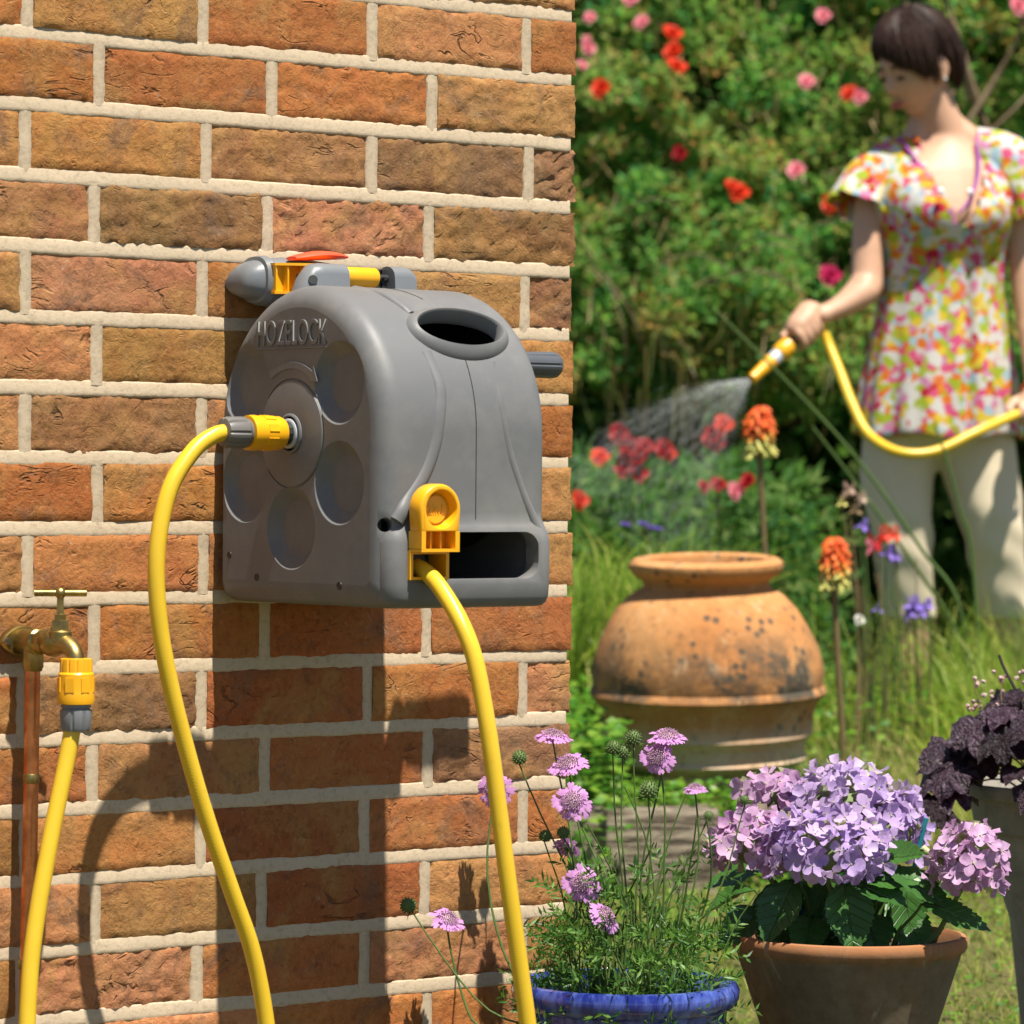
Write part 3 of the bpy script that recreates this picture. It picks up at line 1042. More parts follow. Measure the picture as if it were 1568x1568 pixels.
pipe = thing('copper_pipe', (-.764, -.028, .02), 'bare copper pipe running down the wall below the brass tap', 'pipe')
mb = MB(); mb.tube([(TX, -.028, .640), (-.7595, -.029, .45), (-.7640, -.030, .25), (-.768, -.030, .004)], .0080, 20); mb.build('tube', M_COPPER, pipe)
for z in (.523, .327):
    mb = MB(); mb.tube([(-.7585 - (.523 - z) * .022, -.0287, z - .005), (-.7585 - (.523 - z) * .022, -.0287, z - .004), (-.7585 - (.523 - z) * .022, -.0287, z + .004), (-.7585 - (.523 - z) * .022, -.0287, z + .005)], [.0081, .0086, .0086, .0081], 20)
    mb.build('solder_joint', M_BRASS, pipe)

# tap connector: rides on the supply hose
cb = Vector((TX + .009, -.0990, .6525))
mb = MB(); rs = []
for i, (r, h) in enumerate(((.0120, 0), (.0168, .0006), (.0170, .0030), (.0172, .0145), (.0176, .0150), (.0186, .0165), (.0188, .030), (.0190, .036), (.0198, .042), (.0190, .0475), (.0150, .048))):
    q = []
    for j in range(60):
        a = 2 * math.pi * j / 60; g = r - (.0011 if (j % 5 == 0 and i in (1, 2, 3)) else 0)
        q.append(cb + Vector((g * math.cos(a), g * math.sin(a), -h)))
    rs.append(q)
mb.rings(rs); bd_ = mb.build('connector_body', M_YEL, ha, 30)
mb = MB()
for k in range(7):
    a = 2 * math.pi * k / 7 + .2
    mb.box((0, 0, 0), (.0016, .0095, .0150), Matrix.Translation(cb + Vector((.0186 * math.cos(a), .0186 * math.sin(a), -.0275))) @ Matrix.Rotation(a, 4, 'Z'))
mb.build('grip_panel', M_YEL, bd_)
mb = MB(); rs = []
for i, (r, h) in enumerate(((.0128, .047), (.0155, .0478), (.0160, .0510), (.0145, .0515), (.0145, .0530), (.0164, .0535), (.0168, .0560), (.0160, .0720), (.0146, .0755), (.0096, .0762))):
    q = []
    for j in range(48):
        a = 2 * math.pi * j / 48; g = r - (.0014 if (j % 6 == 0 and i in (6, 7, 8)) else 0)
        q.append(cb + Vector((g * math.cos(a), g * math.sin(a), -h)))
    rs.append(q)
mb.rings(rs); mb.build('connector_nut', plastic('slate_nut_plastic', (.17, .175, .185), .4), ha, 30)

# ================================================================== garden plants and pots
M_LAWN = leafmat('lawn_blades', [(.13, .20, .018), (.20, .27, .025), (.28, .32, .04), (.37, .36, .08), (.50, .45, .18)], .4, .55, .2)
M_TALL = leafmat('tall_grass_blades', [(.05, .12, .012), (.10, .19, .015), (.15, .25, .02), (.24, .30, .035), (.38, .36, .10)], .4, .5, .3)
M_COVER = leafmat('ground_cover_leaves', [(.03, .12, .01), (.06, .19, .012), (.12, .26, .015), (.18, .30, .03)], .4, .45, .35)
M_STRAW = leafmat('straw', [(.24, .17, .06), (.36, .27, .10), (.46, .38, .17), (.20, .17, .04)], .3, .6, .2)
M_STEM = plastic('green_stem', (.065, .115, .025), .5, .2, .3, .3)
M_STEM2 = plastic('brown_stem', (.16, .11, .05), .6, .2, .3, .3)


def pot_mat(name, c0, c1, c2, grey=0.0, rough=.85):
    n = NT(name); c = n.coord()
    f = n.noise(c, 12, 6, .65, .4); g = n.noise(c, 60, 5, .7); h = n.noise(c, 6, 4, .6, 1)
    k = n.mix(n.ramp(f, [(.38, 0), (.62, 1)]), c0, c1)
    k = n.mix(n.ramp(h, [(.48, 0), (.68, .85)]), k, c2)
    k = n.mix(n.ramp(g, [(.3, .5), (.55, 0)]), k, n.mix(1, k, (.55, .5, .45), 'MULTIPLY'))
    n.base(k, rough, .25)
    n.bump(g, .4, .0015)
    return n.m


def soil(parent, r, s, d, z):
    mb = MB(); rs = []
    for rr in (0.001, r * .35, r * .7, r):
        rs.append([(s + rr * math.cos(a), d + rr * math.sin(a), z + .006 * noise.noise(Vector((rr * 90 * math.cos(a), rr * 90 * math.sin(a), 1)))) for a in [2 * math.pi * j / 24 for j in range(24)]])
    mb.rings([[Vector(p) for p in q] for q in rs], False, False)
    n = NT('soil'); c = n.coord(); f = n.noise(c, 120, 5, .7)
    n.base(n.mix(f, (.02, .014, .008), (.07, .05, .03)), .95, .1); n.bump(f, 1, .006)
    return mb.build('soil', n.m, parent, g=True)


# ---- blue glazed pot
def bluemat():
    n = NT('blue_glaze'); c = n.coord('Object', (1, 1, .22))
    f = n.noise(c, 55, 5, .65); g = n.noise(c, 14, 4)
    k = n.mix(n.ramp(f, [(.40, 0), (.62, 1)]), (.008, .014, .17), (.085, .13, .46))
    k = n.mix(n.ramp(g, [(.55, 0), (.75, .6)]), k, (.008, .012, .10))
    n.base(k, .16, .6)
    n.b.inputs['Coat Weight'].default_value = .5; n.b.inputs['Coat Roughness'].default_value = .05
    n.bump(n.noise(n.coord(), 25, 3), .15, .003)
    return n.m


BP = (.131, 4.414)
bpz = ground_z(*BP)
pot = thing('blue_pot', G(BP[0], BP[1], bpz), 'cobalt blue glazed plant pot at the foot of the wall corner', 'plant pot')
RZ = .284
mb = MB()
mb.lathe([(.078, .004), (.084, .0), (.096, .06), (.106, .12), (.113, RZ - .040), (.1135, RZ - .030), (.1215, RZ - .026), (.1265, RZ - .018), (.1275, RZ - .008), (.1240, RZ - .001), (.1170, RZ), (.1125, RZ - .006), (.1095, RZ - .03), (.104, RZ - .08)], (BP[0], BP[1], 0), n=56, cap=False)
mb.v = [Vector((p.x, p.y, max(p.z, bpz))) for p in mb.v]
mb.build('pot_body', bluemat(), pot, g=True)
soil(pot, .108, BP[0], BP[1], RZ - .045)

# ---- scabious: wiry stems, lilac pincushion heads, green buds
M_LIL = petalmat('lilac_petal', (.62, .33, .62), (.50, .22, .52), .35)
M_LILC = petalmat('pale_lilac_floret', (.66, .46, .58), (.48, .30, .40), .3)
M_BUD = plastic('green_bud', (.10, .15, .05), .7, .3, .2, .3)


def scab_mesh(seed, closed=0.0):
    """one pincushion head: ragged rays round a domed cushion of small florets; facing +Z, radius 1"""
    rg = random.Random(seed); mb = MB()
    for ringi, (n, r0, r1, zz) in enumerate(((15, .45, 1.0, 0.0), (13, .40, .84, .10), (11, .3, .62, .18))):
        for k in range(n):
            a = 2 * math.pi * (k + rg.uniform(-.3, .3)) / n; L = r1 * rg.uniform(.85, 1.12); w = .17 * rg.uniform(.8, 1.3)
            dz = rg.uniform(-.16, .12) + closed
            M = Matrix.Rotation(a, 4, 'Z')
            v = [(r0, -.05, zz), (r0, .05, zz), (r0 + (L - r0) * .55, -w * .8, zz + .05 + dz * .4), (r0 + (L - r0) * .55, w * .8, zz + .05 + dz * .4),
                 (L * .93, -w, zz + dz), (L, -w * .45, zz + dz - .04), (L * .90, -w * .1, zz + dz + .03), (L * 1.02, w * .35, zz + dz - .03), (L * .92, w, zz + dz)]
            mb.add(v, [(0, 2, 3, 1), (2, 4, 5, 6), (2, 6, 3), (3, 6, 7, 8)], M)
    pet = mb
    mb2 = MB()
    for k in range(90):
        q = math.sqrt((k + .5) / 90); a = k * 2.39996; r = q * .52; h = .36 - .26 * q * q
        p = Vector((r * math.cos(a), r * math.sin(a), h)); dr = Vector((p.x * .9, p.y * .9, .6)).normalized()
        e = p + dr * rg.uniform(.08, .2)
        mb2.tube([p - dr * .1, e], [.018, .03], 4)
    mb2.ball((0, 0, .05), (.5, .5, .22), 12, 6)
    mb3 = MB()
    for k in range(9):
        a = 2 * math.pi * k / 9
        mb3.add([(.1, -.06, -.08), (.1, .06, -.08), (.62, 0, -.14)], [(0, 1, 2)], Matrix.Rotation(a, 4, 'Z'))
    mb3.lathe([(.05, -.22), (.22, -.14), (.45, -.03), (.40, .02)], n=10)
    return pet, mb2, mb3


def mesh_of(mb, name, mat, sharp=60):
    o = mb.build(name, mat, None, sharp); me = o.data; bpy.data.objects.remove(o); return me


SCAB = []
for sd_ in (1, 2, 3):
    a, b, c = scab_mesh(sd_)
    SCAB.append((mesh_of(a, 'flower_head', M_LIL), mesh_of(b, 'cushion', M_LILC), mesh_of(c, 'calyx', M_STEM)))


def budmesh():
    mb = MB()
    for k in range(70):
        t = (k + .5) / 70; th = math.acos(1 - 1.7 * t); a = k * 2.39996
        p = Vector((math.sin(th) * math.cos(a), math.sin(th) * math.sin(a), math.cos(th)))
        mb.tube([p * .8, p * 1.12], [.10, .05], 5)
    mb.ball((0, 0, 0), .9, 12, 8)
    for k in range(8):
        a = 2 * math.pi * k / 8
        mb.add([(.2, -.14, -.8), (.2, .14, -.8), (1.7, 0, -1.0 + .5 * (k % 2))], [(0, 1, 2)], Matrix.Rotation(a, 4, 'Z'))
    return mb


BUDM = mesh_of(budmesh(), 'bud', M_BUD)
scab = thing('scabious_plant', G(BP[0], BP[1], RZ - .045), 'lilac pincushion flowers on thin wiry stems growing in the blue pot', 'flowering plant')
SW = wl(scab)


def stem(parent, a, b, r0, r1, bend, mat=None, name='stem', n=6):
    """a thin stem from a to b (garden frame), bent sideways by the vector bend"""
    a, b, bend = Vector(a), Vector(b), Vector(bend)
    p = [a.lerp(b, t) + bend * math.sin(math.pi * t) + Vector((.004 * math.sin(7 * t + a.x * 90), .003 * math.cos(6 * t + b.x * 70), 0)) * math.sin(math.pi * t) for t in np.linspace(0, 1, 11)]
    mb = MB(); mb.tube(p, [r0 + (r1 - r0) * t for t in np.linspace(0, 1, 11)], n)
    mb.build(name, mat or M_STEM, parent, g=True)
    return (p[-1] - p[-2]).normalized()


def head_at(parent, p, size, face, k, squash=1.0):
    """a flower head at p facing the garden-frame direction face"""
    fw = (ER * face[0] + EF * face[1] + Vector((0, 0, face[2]))).normalized()
    q = fw.to_track_quat('Z', 'Y')
    a, b, c = SCAB[k % 3]
    o = link('flower_head', a, None, parent)
    o.location = G(*p) - wl(parent); o.rotation_mode = 'QUATERNION'; o.rotation_quaternion = q; o.scale = (size, size, size * squash)
    for nm, me in (('cushion', b), ('calyx', c)):
        link(nm, me, None, o)
    return o


HEADS = [((.049, 4.497, .549), .0225, (.1, -.15, 1), .9), ((.066, 4.477, .519), .0225, (-.25, -.55, .9), 1), ((.071, 4.446, .480), .0225, (-.1, -.95, .45), 1), ((-.016, 4.530, .488), .0215, (-.1, -1, .25), 1),
         ((-.069, 4.480, .342), .0205, (.35, -.45, .75), 1.1), ((.081, 4.396, .394), .0215, (-.1, -1, .35), 1), ((.105, 4.355, .361), .0205, (.5, -.35, .5), 1.1), ((.176, 4.417, .555), .0215, (.05, -.4, 1), 1),
         ((.165, 4.407, .534), .0200, (-.3, -.9, .4), 1.1), ((.206, 4.397, .499), .0140, (0, -.2, 1), 1.1), ((.066, 4.496, .424), .0155, (.3, .7, .5), 1.2)]
rg = random.Random(5)
BEND = [(.0, 0, 0), (.0, 0, 0), (.02, 0, 0), (-.035, 0, -.03), (-.02, 0, -.055), (.01, 0, 0), (.01, 0, 0), (-.012, 0, 0), (.02, 0, 0), (.02, 0, 0), (.01, 0, 0)]
ROOT = [(.10, 4.45), (.11, 4.44), (.11, 4.40), (.05, 4.45), (.03, 4.43), (.11, 4.38), (.13, 4.36), (.15, 4.42), (.145, 4.40), (.16, 4.38), (.10, 4.45)]
for i, (p, sz, fc, sq) in enumerate(HEADS):
    f = Vector(fc).normalized()
    e = Vector(p) - f * sz * .15
    stem(scab, (*ROOT[i], RZ - .045), e, .0016, .0011, BEND[i])
    head_at(scab, p, sz, fc, i, sq)
BUDS = [((.011, 4.535, .523), .0085), ((.116, 4.417, .544), .0078), ((.127, 4.417, .539), .0075), ((.138, 4.417, .555), .0085), ((.154, 4.377, .500), .0100), ((-.113, 4.460, .361), .0088), ((.041, 4.496, .437), .0072), ((.061, 4.456, .445), .0072), ((.221, 4.396, .470), .0055), ((.261, 4.397, .488), .0055)]
for i, (p, sz) in enumerate(BUDS):
    fc = Vector((rg.uniform(-.3, .3), rg.uniform(-.5, .1), 1)).normalized()
    if i == 5: fc = Vector((-.3, -.5, .5)).normalized()
    s0 = (.131 + (p[0] - .131) * .25 + rg.uniform(-.03, .03), 4.414 + rg.uniform(-.04, .03), RZ - .045)
    stem(scab, s0, Vector(p) - fc * sz * .7, .0014, .0009, (rg.uniform(-.015, .015), 0, -.05 if i == 5 else 0))
    fw = (ER * fc.x + EF * fc.y + Vector((0, 0, fc.z)))
    o = link('bud', BUDM, None, scab); o.location = G(*p) - SW; o.rotation_mode = 'QUATERNION'; o.rotation_quaternion = fw.to_track_quat('Z', 'Y'); o.scale = (sz,) * 3
for i in range(16):            # taller bare stems
    a = rg.uniform(0, 6.28); r = rg.uniform(0, .06)
    s0 = (.131 + r * math.cos(a), 4.414 + r * math.sin(a), RZ - .045)
    stem(scab, s0, (s0[0] + rg.uniform(-.05, .08), s0[1] + rg.uniform(-.04, .04), RZ + rg.uniform(.08, .22)), .0018, .0009, (rg.uniform(-.03, .03), 0, 0))
for i in range(26):            # bare stems and side shoots
    a = rg.uniform(0, 6.28); r = rg.uniform(0, .07)
    s0 = (.131 + r * math.cos(a), 4.414 + r * math.sin(a), RZ - .045)
    h = rg.uniform(.06, .24) * (1 - .4 * rg.random())
    stem(scab, s0, (s0[0] + rg.uniform(-.06, .07) + .3 * (s0[0] - .131), s0[1] + rg.uniform(-.04, .04), s0[2] + h), .0014, .0006, (rg.uniform(-.02, .02), 0, 0))


def feathery(n, cen, rad, zlo, zhi, L, W, out=.6, seed=3):
    """fine cut leaves: many narrow leaflets along short midribs"""
    g = np.random.default_rng(seed)
    a = g.uniform(0, 2 * np.pi, n); r = rad * np.sqrt(g.uniform(0, 1, n))
    base = np.stack([cen[0] + r * np.cos(a), cen[1] + r * np.sin(a), zlo + (zhi - zlo) * g.uniform(0, 1, n) ** 1.6], 1)
    dr = np.stack([np.cos(a) * out + g.normal(0, .35, n), np.sin(a) * out + g.normal(0, .35, n), g.uniform(.2, 1.1, n)], 1); dr = norm(dr)
    P = []; D = []
    for k in range(7):
        t = (k + 1) / 7
        sd2 = norm(np.cross(dr, g.normal(0, 1, (n, 3))))
        for s in (-1, 1):
            P.append(base + dr * (L * t)[:, None] + np.array([0, 0, -.3]) * (L * t * t)[:, None]); D.append(norm(dr * .7 + sd2 * s))
    P = np.concatenate(P); D = np.concatenate(D)
    return P, D


def add_feathery(parent, n, cen, rad, zlo, zhi, L, mat, out=.6, seed=3, ll=.015, lw=.0034):
    g = np.random.default_rng(seed + 1)
    P, D = feathery(n, cen, rad, zlo, zhi, g.uniform(L * .6, L * 1.3, n), 0, out, seed)
    V, F = leaves(Gn(P), Gn(D) - np.array(C0), g.normal(0, 1, P.shape), g.uniform(.6, 1.2, len(P)) * ll, lw)
    return bulk('foliage', V, F, mat, parent, np.repeat(g.uniform(0, 1, len(P)), 4), 'stuff')


M_SCL = leafmat('scabious_leaves', [(.018, .065, .014), (.035, .115, .020), (.065, .165, .025), (.12, .22, .04)], .3)
add_feathery(scab, 250, (BP[0], BP[1]), .095, RZ - .045, RZ + .055, .050, M_SCL, .8, 11)
add_feathery(scab, 90, (BP[0] + .02, BP[1]), .10, RZ + .03, RZ + .13, .040, M_SCL, .9, 17)

# ---- terracotta pot with hydrangea
HP = (.397, 4.615); hz = ground_z(*HP)
pot = thing('terracotta_pot', G(HP[0], HP[1], hz), 'weathered brown terracotta pot with mossy grey sides and the mauve hydrangea in it', 'plant pot')
RH = .315
mb = MB(); mb.lathe([(.060, .001), (.064, 0), (.080, .10), (.102, .205), (.1275, RH - .030), (.1310, RH - .019), (.1350, RH - .0165), (.1375, RH - .012), (.1378, RH - .004), (.1355, RH), (.1300, RH + .001), (.1265, RH - .004), (.121, RH - .03), (.108, RH - .08)], (HP[0], HP[1], 0), n=56, cap=False, wob=.012)
mb.v = [Vector((p.x, p.y, max(p.z, hz))) for p in mb.v]
pm = pot_mat('old_terracotta', (.155, .108, .066), (.13, .106, .070), (.21, .18, .125))
mb.build('pot_body', pm, pot, g=True)
nb = pm.node_tree.nodes['Principled BSDF']; src = nb.inputs['Base Color'].links[0].from_socket
w_ = NT.__new__(NT); w_.m = pm; w_.t = pm.node_tree; w_.n = w_.t.nodes; w_.l = w_.t.links; w_.b = nb
cc = w_.coord(); sz = w_.new('SeparateXYZ'); w_.l.new(cc, sz.inputs[0])
rimz = RH - hz
edge = w_.math('ADD', sz.outputs['Z'], w_.math('MULTIPLY', w_.math('SUBTRACT', w_.noise(cc, 30, 4), .5), .020))
k_ = w_.mix(w_.ramp(w_.math('DIVIDE', edge, rimz), [(.925, 0), (.985, .8)]), src, (.36, .145, .055))
lime = w_.ramp(w_.noise(w_.coord('Object', (1, 1, .35)), 26, 6, .72, .5), [(.58, 0), (.70, .6)])
k_ = w_.mix(lime, k_, (.36, .32, .25))
w_.l.new(k_, nb.inputs['Base Color'])
soil(pot, .112, HP[0], HP[1], RH - .055)
hyd = thing('hydrangea', G(HP[0], HP[1], RH - .055), 'mauve mophead hydrangea with dark leaves growing in the weathered terracotta pot', 'flowering plant')


def floret_mesh(seed):
    rg = random.Random(seed); mb = MB()
    for k in range(4):
        a = math.pi / 2 * k + rg.uniform(-.15, .15); w = .47 * rg.uniform(.85, 1.15); L = rg.uniform(.85, 1.1); up = rg.uniform(-.35, .60)
        v = [(.04, 0, 0), (.38, -w * .9, .05 + up * .3), (.42, 0, -.03 + up * .2), (.38, w * .9, .05 + up * .3), (.78, -w, .14 + up * 1.1), (.80, 0, -.02 + up * .6), (.78, w, .12 + up), (L, -w * .4, up + .02), (L * 1.04, w * .2, up - .03), (L * .97, w * .6, up)]
        f = [(0, 1, 2), (0, 2, 3), (1, 4, 5, 2), (2, 5, 6, 3), (4, 7, 8, 5), (5, 8, 9, 6)]
        mb.add(v, f, Matrix.Rotation(a, 4, 'Z'))
    mb.ball((0, 0, .03), .085, 6, 4)
    return mb


def hydmat(name, a, b):
    n = NT(name)
    oi = n.new('ObjectInfo')
    k = n.mix(oi.outputs['Random'], a, b)
    c = n.coord()
    sp = n.new('VectorMath', operation='LENGTH'); n.l.new(c, sp.inputs[0])
    k = n.mix(n.ramp(sp.outputs['Value'], [(.0, 1), (.22, .0)]), k, (.55, .60, .25))
    k = n.mix(n.ramp(n.noise(c, 3.5, 3), [(.4, 0), (.7, .4)]), k, (.60, .50, .68))
    n.base(k, .5, .3)
    tr = n.new('BsdfTranslucent'); n.l.new(k, tr.inputs[0])
    ms = n.new('MixShader'); ms.inputs[0].default_value = .35
    n.l.new(n.b.outputs[0], ms.inputs[1]); n.l.new(tr.outputs[0], ms.inputs[2]); n.l.new(ms.outputs[0], n.out.inputs[0])
    return n.m


MH = {'blue': hydmat('blue_lilac_sepal', (.30, .20, .47), (.53, .38, .60)), 'lilac': hydmat('lilac_sepal', (.32, .20, .50), (.58, .42, .68)), 'pink': hydmat('pink_mauve_sepal', (.40, .18, .37), (.56, .36, .54))}
FLO = {k: [mesh_of(floret_mesh(s), 'floret', m) for s in (1, 2, 3, 4, 5, 6)] for k, m in MH.items()}
M_CORE = plastic('green_stalks', (.12, .17, .05), .7, .3)
MOPS = [((.396, 4.662, .456), (.076, .066, .050), 'blue', 105), ((.360, 4.545, .416), (.072, .062, .048), 'lilac', 105), ((.286, 4.580, .420), (.047, .046, .040), 'pink', 62), ((.316, 4.690, .462), (.042, .042, .032), 'pink', 46), ((.442, 4.626, .430), (.042, .043, .046), 'lilac', 56), ((.523, 4.516, .406), (.042, .042, .045), 'pink', 64)]
rg = random.Random(12)
npart = 0
HWL = wl(hyd)
for (p, rad, kind, n) in MOPS:
    mb = MB(); mb.ball(p, (rad[0] * .62, rad[1] * .62, rad[2] * .55), 12, 8)
    b0 = Vector((HP[0] + (p[0] - HP[0]) * .35, HP[1] + (p[1] - HP[1]) * .35, RH - .05))
    mb.tube([b0, b0.lerp(Vector(p), .5) + Vector((.012, 0, -.01)), Vector(p) - Vector((0, 0, rad[2] * .3))], [.0038, .0034, .0028], 8)
    hd = mb.build('flower_head', M_CORE, hyd, g=True, org=G(*p))
    rear = []
    for k in range(n):
        t = (k + .5) / n; zc = 1 - 1.52 * t; a = k * 2.39996 + rg.uniform(-.2, .2); rr = math.sqrt(max(0, 1 - zc * zc))
        d = Vector((rr * math.cos(a), rr * math.sin(a), zc)); j = rg.uniform(.80, 1.10)
        q = Vector((d.x * rad[0], d.y * rad[1], d.z * rad[2])) * j
        nm = (Vector((d.x / rad[0], d.y / rad[1], d.z / rad[2])).normalized() + Vector((rg.uniform(-.85, .85), rg.uniform(-.85, .6), rg.uniform(-.35, .8)))).normalized()
        if d.y > .25 or npart >= 290:
            rear.append((q, nm, rg.choice(FLO[kind]), rg.uniform(.0125, .0165))); continue
        npart += 1
        o = link('floret', rg.choice(FLO[kind]), None, hd)
        o.location = ER * q.x + EF * q.y + Vector((0, 0, q.z))
        o.rotation_mode = 'QUATERNION'
        from mathutils import Quaternion
        o.rotation_quaternion = (ER * nm.x + EF * nm.y + Vector((0, 0, nm.z))).to_track_quat('Z', 'Y') @ Quaternion((0, 0, 1), rg.uniform(0, 1.57))
        s = rg.uniform(.0120, .0160); o.scale = (s, s, s)
    if rear:
        bm = bmesh.new()
        for q, nm, me, s in rear:
            w = ER * nm.x + EF * nm.y + Vector((0, 0, nm.z))
            tmp = me.copy(); tmp.transform(Matrix.Translation(ER * q.x + EF * q.y + Vector((0, 0, q.z))) @ w.to_track_quat('Z', 'Y').to_matrix().to_4x4() @ Matrix.Scale(s, 4)); bm.from_mesh(tmp); bpy.data.meshes.remove(tmp)
        me = bpy.data.meshes.new('rear_florets'); bm.to_mesh(me); bm.free()
        o = link('rear_florets', me, MH[kind], hd); o['kind'] = 'stuff'


def bigleaf(seed, serr=18, wid=.36, cup=.12, lobes=0, ruff=0.0):
    """a broad leaf, length 1 along +Y, folded at the midrib, serrated, with sunken veins"""
    rg = random.Random(seed); nl, nw = 22, 4
    V = []; F = []
    for i in range(nl + 1):
        t = i / nl
        w = wid * (math.sin(math.pi * min(1, t ** .85)) ** .75) * (1.0 - .25 * t) + .004
        if i % 2: w *= .93
        z = -.22 * t * t + .06 * math.sin(t * 9) * .3
        for j in range(-nw, nw + 1):
            u = j / nw
            V.append((u * w, t + (.035 if abs(j) == nw and i % 2 == 0 else 0) + abs(u) * w * .35 * (1 - t), z + cup * abs(u) * w * 2 + ruff * math.sin(t * 20 + u * 3) * abs(u) + .010 * math.sin(t * 34 - abs(u) * 6)))
    n = 2 * nw + 1
    for i in range(nl):
        for j in range(n - 1):
            a = i * n + j; F.append((a, a + 1, a + n + 1, a + n))
    mb = MB(); mb.add(V, F); return mb


def leafskin(name, c0, c1, vein, trans=.2, rough=.4):
    n = NT(name); c = n.coord(); oi = n.new('ObjectInfo')
    f = n.noise(c, 9, 4)
    k = n.mix(n.math('MULTIPLY_ADD', f, .6), c0, c1)
    k = n.mix(oi.outputs['Random'], k, n.mix(1, k, (1.4, 1.25, .9), 'MULTIPLY'))
    sx = n.new('SeparateXYZ'); n.l.new(c, sx.inputs[0])
    ab = n.math('ABSOLUTE', sx.outputs['X'])
    v = n.math('SUBTRACT', sx.outputs['Y'], n.math('MULTIPLY', ab, .9))
    st = n.math('ABSOLUTE', n.math('SUBTRACT', n.math('FRACT', n.math('MULTIPLY', v, 8.0)), .5))
    vm = n.math('MAXIMUM', n.ramp(st, [(.0, 1), (.09, 0)]), n.ramp(ab, [(.0, 1), (.018, 0)]))
    k = n.mix(n.math('MULTIPLY', vm, .6), k, vein)
    n.base(k, rough, .5)
    n.bump(n.math('MULTIPLY', vm, -1.0), .5, .03)
    tr = n.new('BsdfTranslucent'); n.l.new(k, tr.inputs[0])
    ms = n.new('MixShader'); ms.inputs[0].default_value = trans
    n.l.new(n.b.outputs[0], ms.inputs[1]); n.l.new(tr.outputs[0], ms.inputs[2]); n.l.new(ms.outputs[0], n.out.inputs[0])
    return n.m


M_HL = leafskin('hydrangea_leaf', (.015, .060, .014), (.035, .115, .022), (.10, .20, .06))
HLM = [mesh_of(bigleaf(s, cup=c), 'leaf', M_HL, 80) for s, c in ((1, .10), (2, .22), (3, .02))]


def put_leaf(parent, me, p, d, nrm, L, name='leaf'):
    """leaf base at p, pointing along d, upper side towards nrm (garden frame)"""
    conv = lambda v: (ER * v[0] + EF * v[1] + Vector((0, 0, v[2])))
    y = conv(d).normalized(); z = conv(nrm); x = y.cross(z).normalized(); z = x.cross(y)
    o = link(name, me, None, parent)
    o.rotation_mode = 'QUATERNION'; o.rotation_quaternion = Matrix((x, y, z)).transposed().to_quaternion()
    o.location = G(*p) - wl(parent); o.scale = (L, L, L)
    return o


HLE = [((.400, 4.540, .402), (.75, -.3, .12), (-.2, -.6, 1), .075), ((.425, 4.560, .425), (.6, -.5, .25), (.1, -.8, .8), .062), ((.300, 4.64, .405), (-1, -.1, -.15), (0, -.4, 1), .072), ((.330, 4.56, .400), (-.5, -.55, -.75), (-.3, -.7, .4), .085), ((.385, 4.55, .400), (.1, -.6, -.85), (0, -1, .4), .090),
       ((.470, 4.510, .372), (1, -.2, -.18), (0, -.5, 1), .080), ((.430, 4.53, .415), (1, -.3, -.35), (.1, -.5, 1), .085), ((.395, 4.54, .395), (.6, -.5, -.1), (-.3, -.5, 1), .070), ((.36, 4.60, .395), (.2, -.4, -.8), (.2, -1, .3), .085), ((.325, 4.60, .365), (-.3, -.6, -.5), (0, -.8, .5), .08), ((.30, 4.6, .35), (-.7, -.4, -.4), (0, -.6, .8), .075),
       ((.44, 4.60, .37), (.5, -.5, -.6), (.2, -.9, .4), .085), ((.41, 4.58, .35), (.15, -.8, -.35), (0, -.7, .7), .08), ((.35, 4.58, .345), (-.15, -.8, -.4), (0, -.8, .6), .075), ((.46, 4.66, .40), (.8, .1, -.2), (0, -.3, 1), .08), ((.37, 4.68, .41), (-.2, .7, -.1), (0, 0, 1), .08), ((.29, 4.66, .37), (-.9, .2, -.3), (0, -.3, 1), .07),
       ((.39, 4.62, .385), (.0, -.7, -.7), (.3, -1, .2), .09), ((.335, 4.63, .385), (.3, -.5, -.75), (-.2, -1, .2), .085), ((.425, 4.63, .39), (-.2, -.5, -.8), (.2, -1, .1), .09), ((.455, 4.59, .40), (.2, -.3, -.9), (.4, -.9, .1), .08), ((.31, 4.62, .39), (-.1, -.4, -.9), (-.5, -.9, .1), .08)]
for i, (p, d, nn, L) in enumerate(HLE):
    p = (p[0], p[1], RH + (p[2] - RH) * .82)
    put_leaf(hyd, HLM[i % 3], p, d, nn, L)
    b0 = Vector((HP[0] + (p[0] - HP[0]) * .4, HP[1] + (p[1] - HP[1]) * .4, max(RH - .05, p[2] - .08)))
    stem(hyd, b0, p, .0026, .0016, (0, 0, 0))
M_TEAL = plastic('teal_cane', (.010, .19, .22), .4, .1)
for a, b, lab in (((.439, 4.605, RH - .06), (.484, 4.600, .452), 'teal plant cane leaning right beside the lone pink hydrangea head'), ((.342, 4.60, RH - .06), (.338, 4.602, .388), 'teal plant cane standing upright among the dark leaves under the front mophead')):
    t = thing('plant_cane', G(*a), lab, 'cane', 'teal canes in the terracotta pot')
    mb = MB(); mb.tube([a, b], .0028, 8); mb.build('cane', M_TEAL, t, g=True)

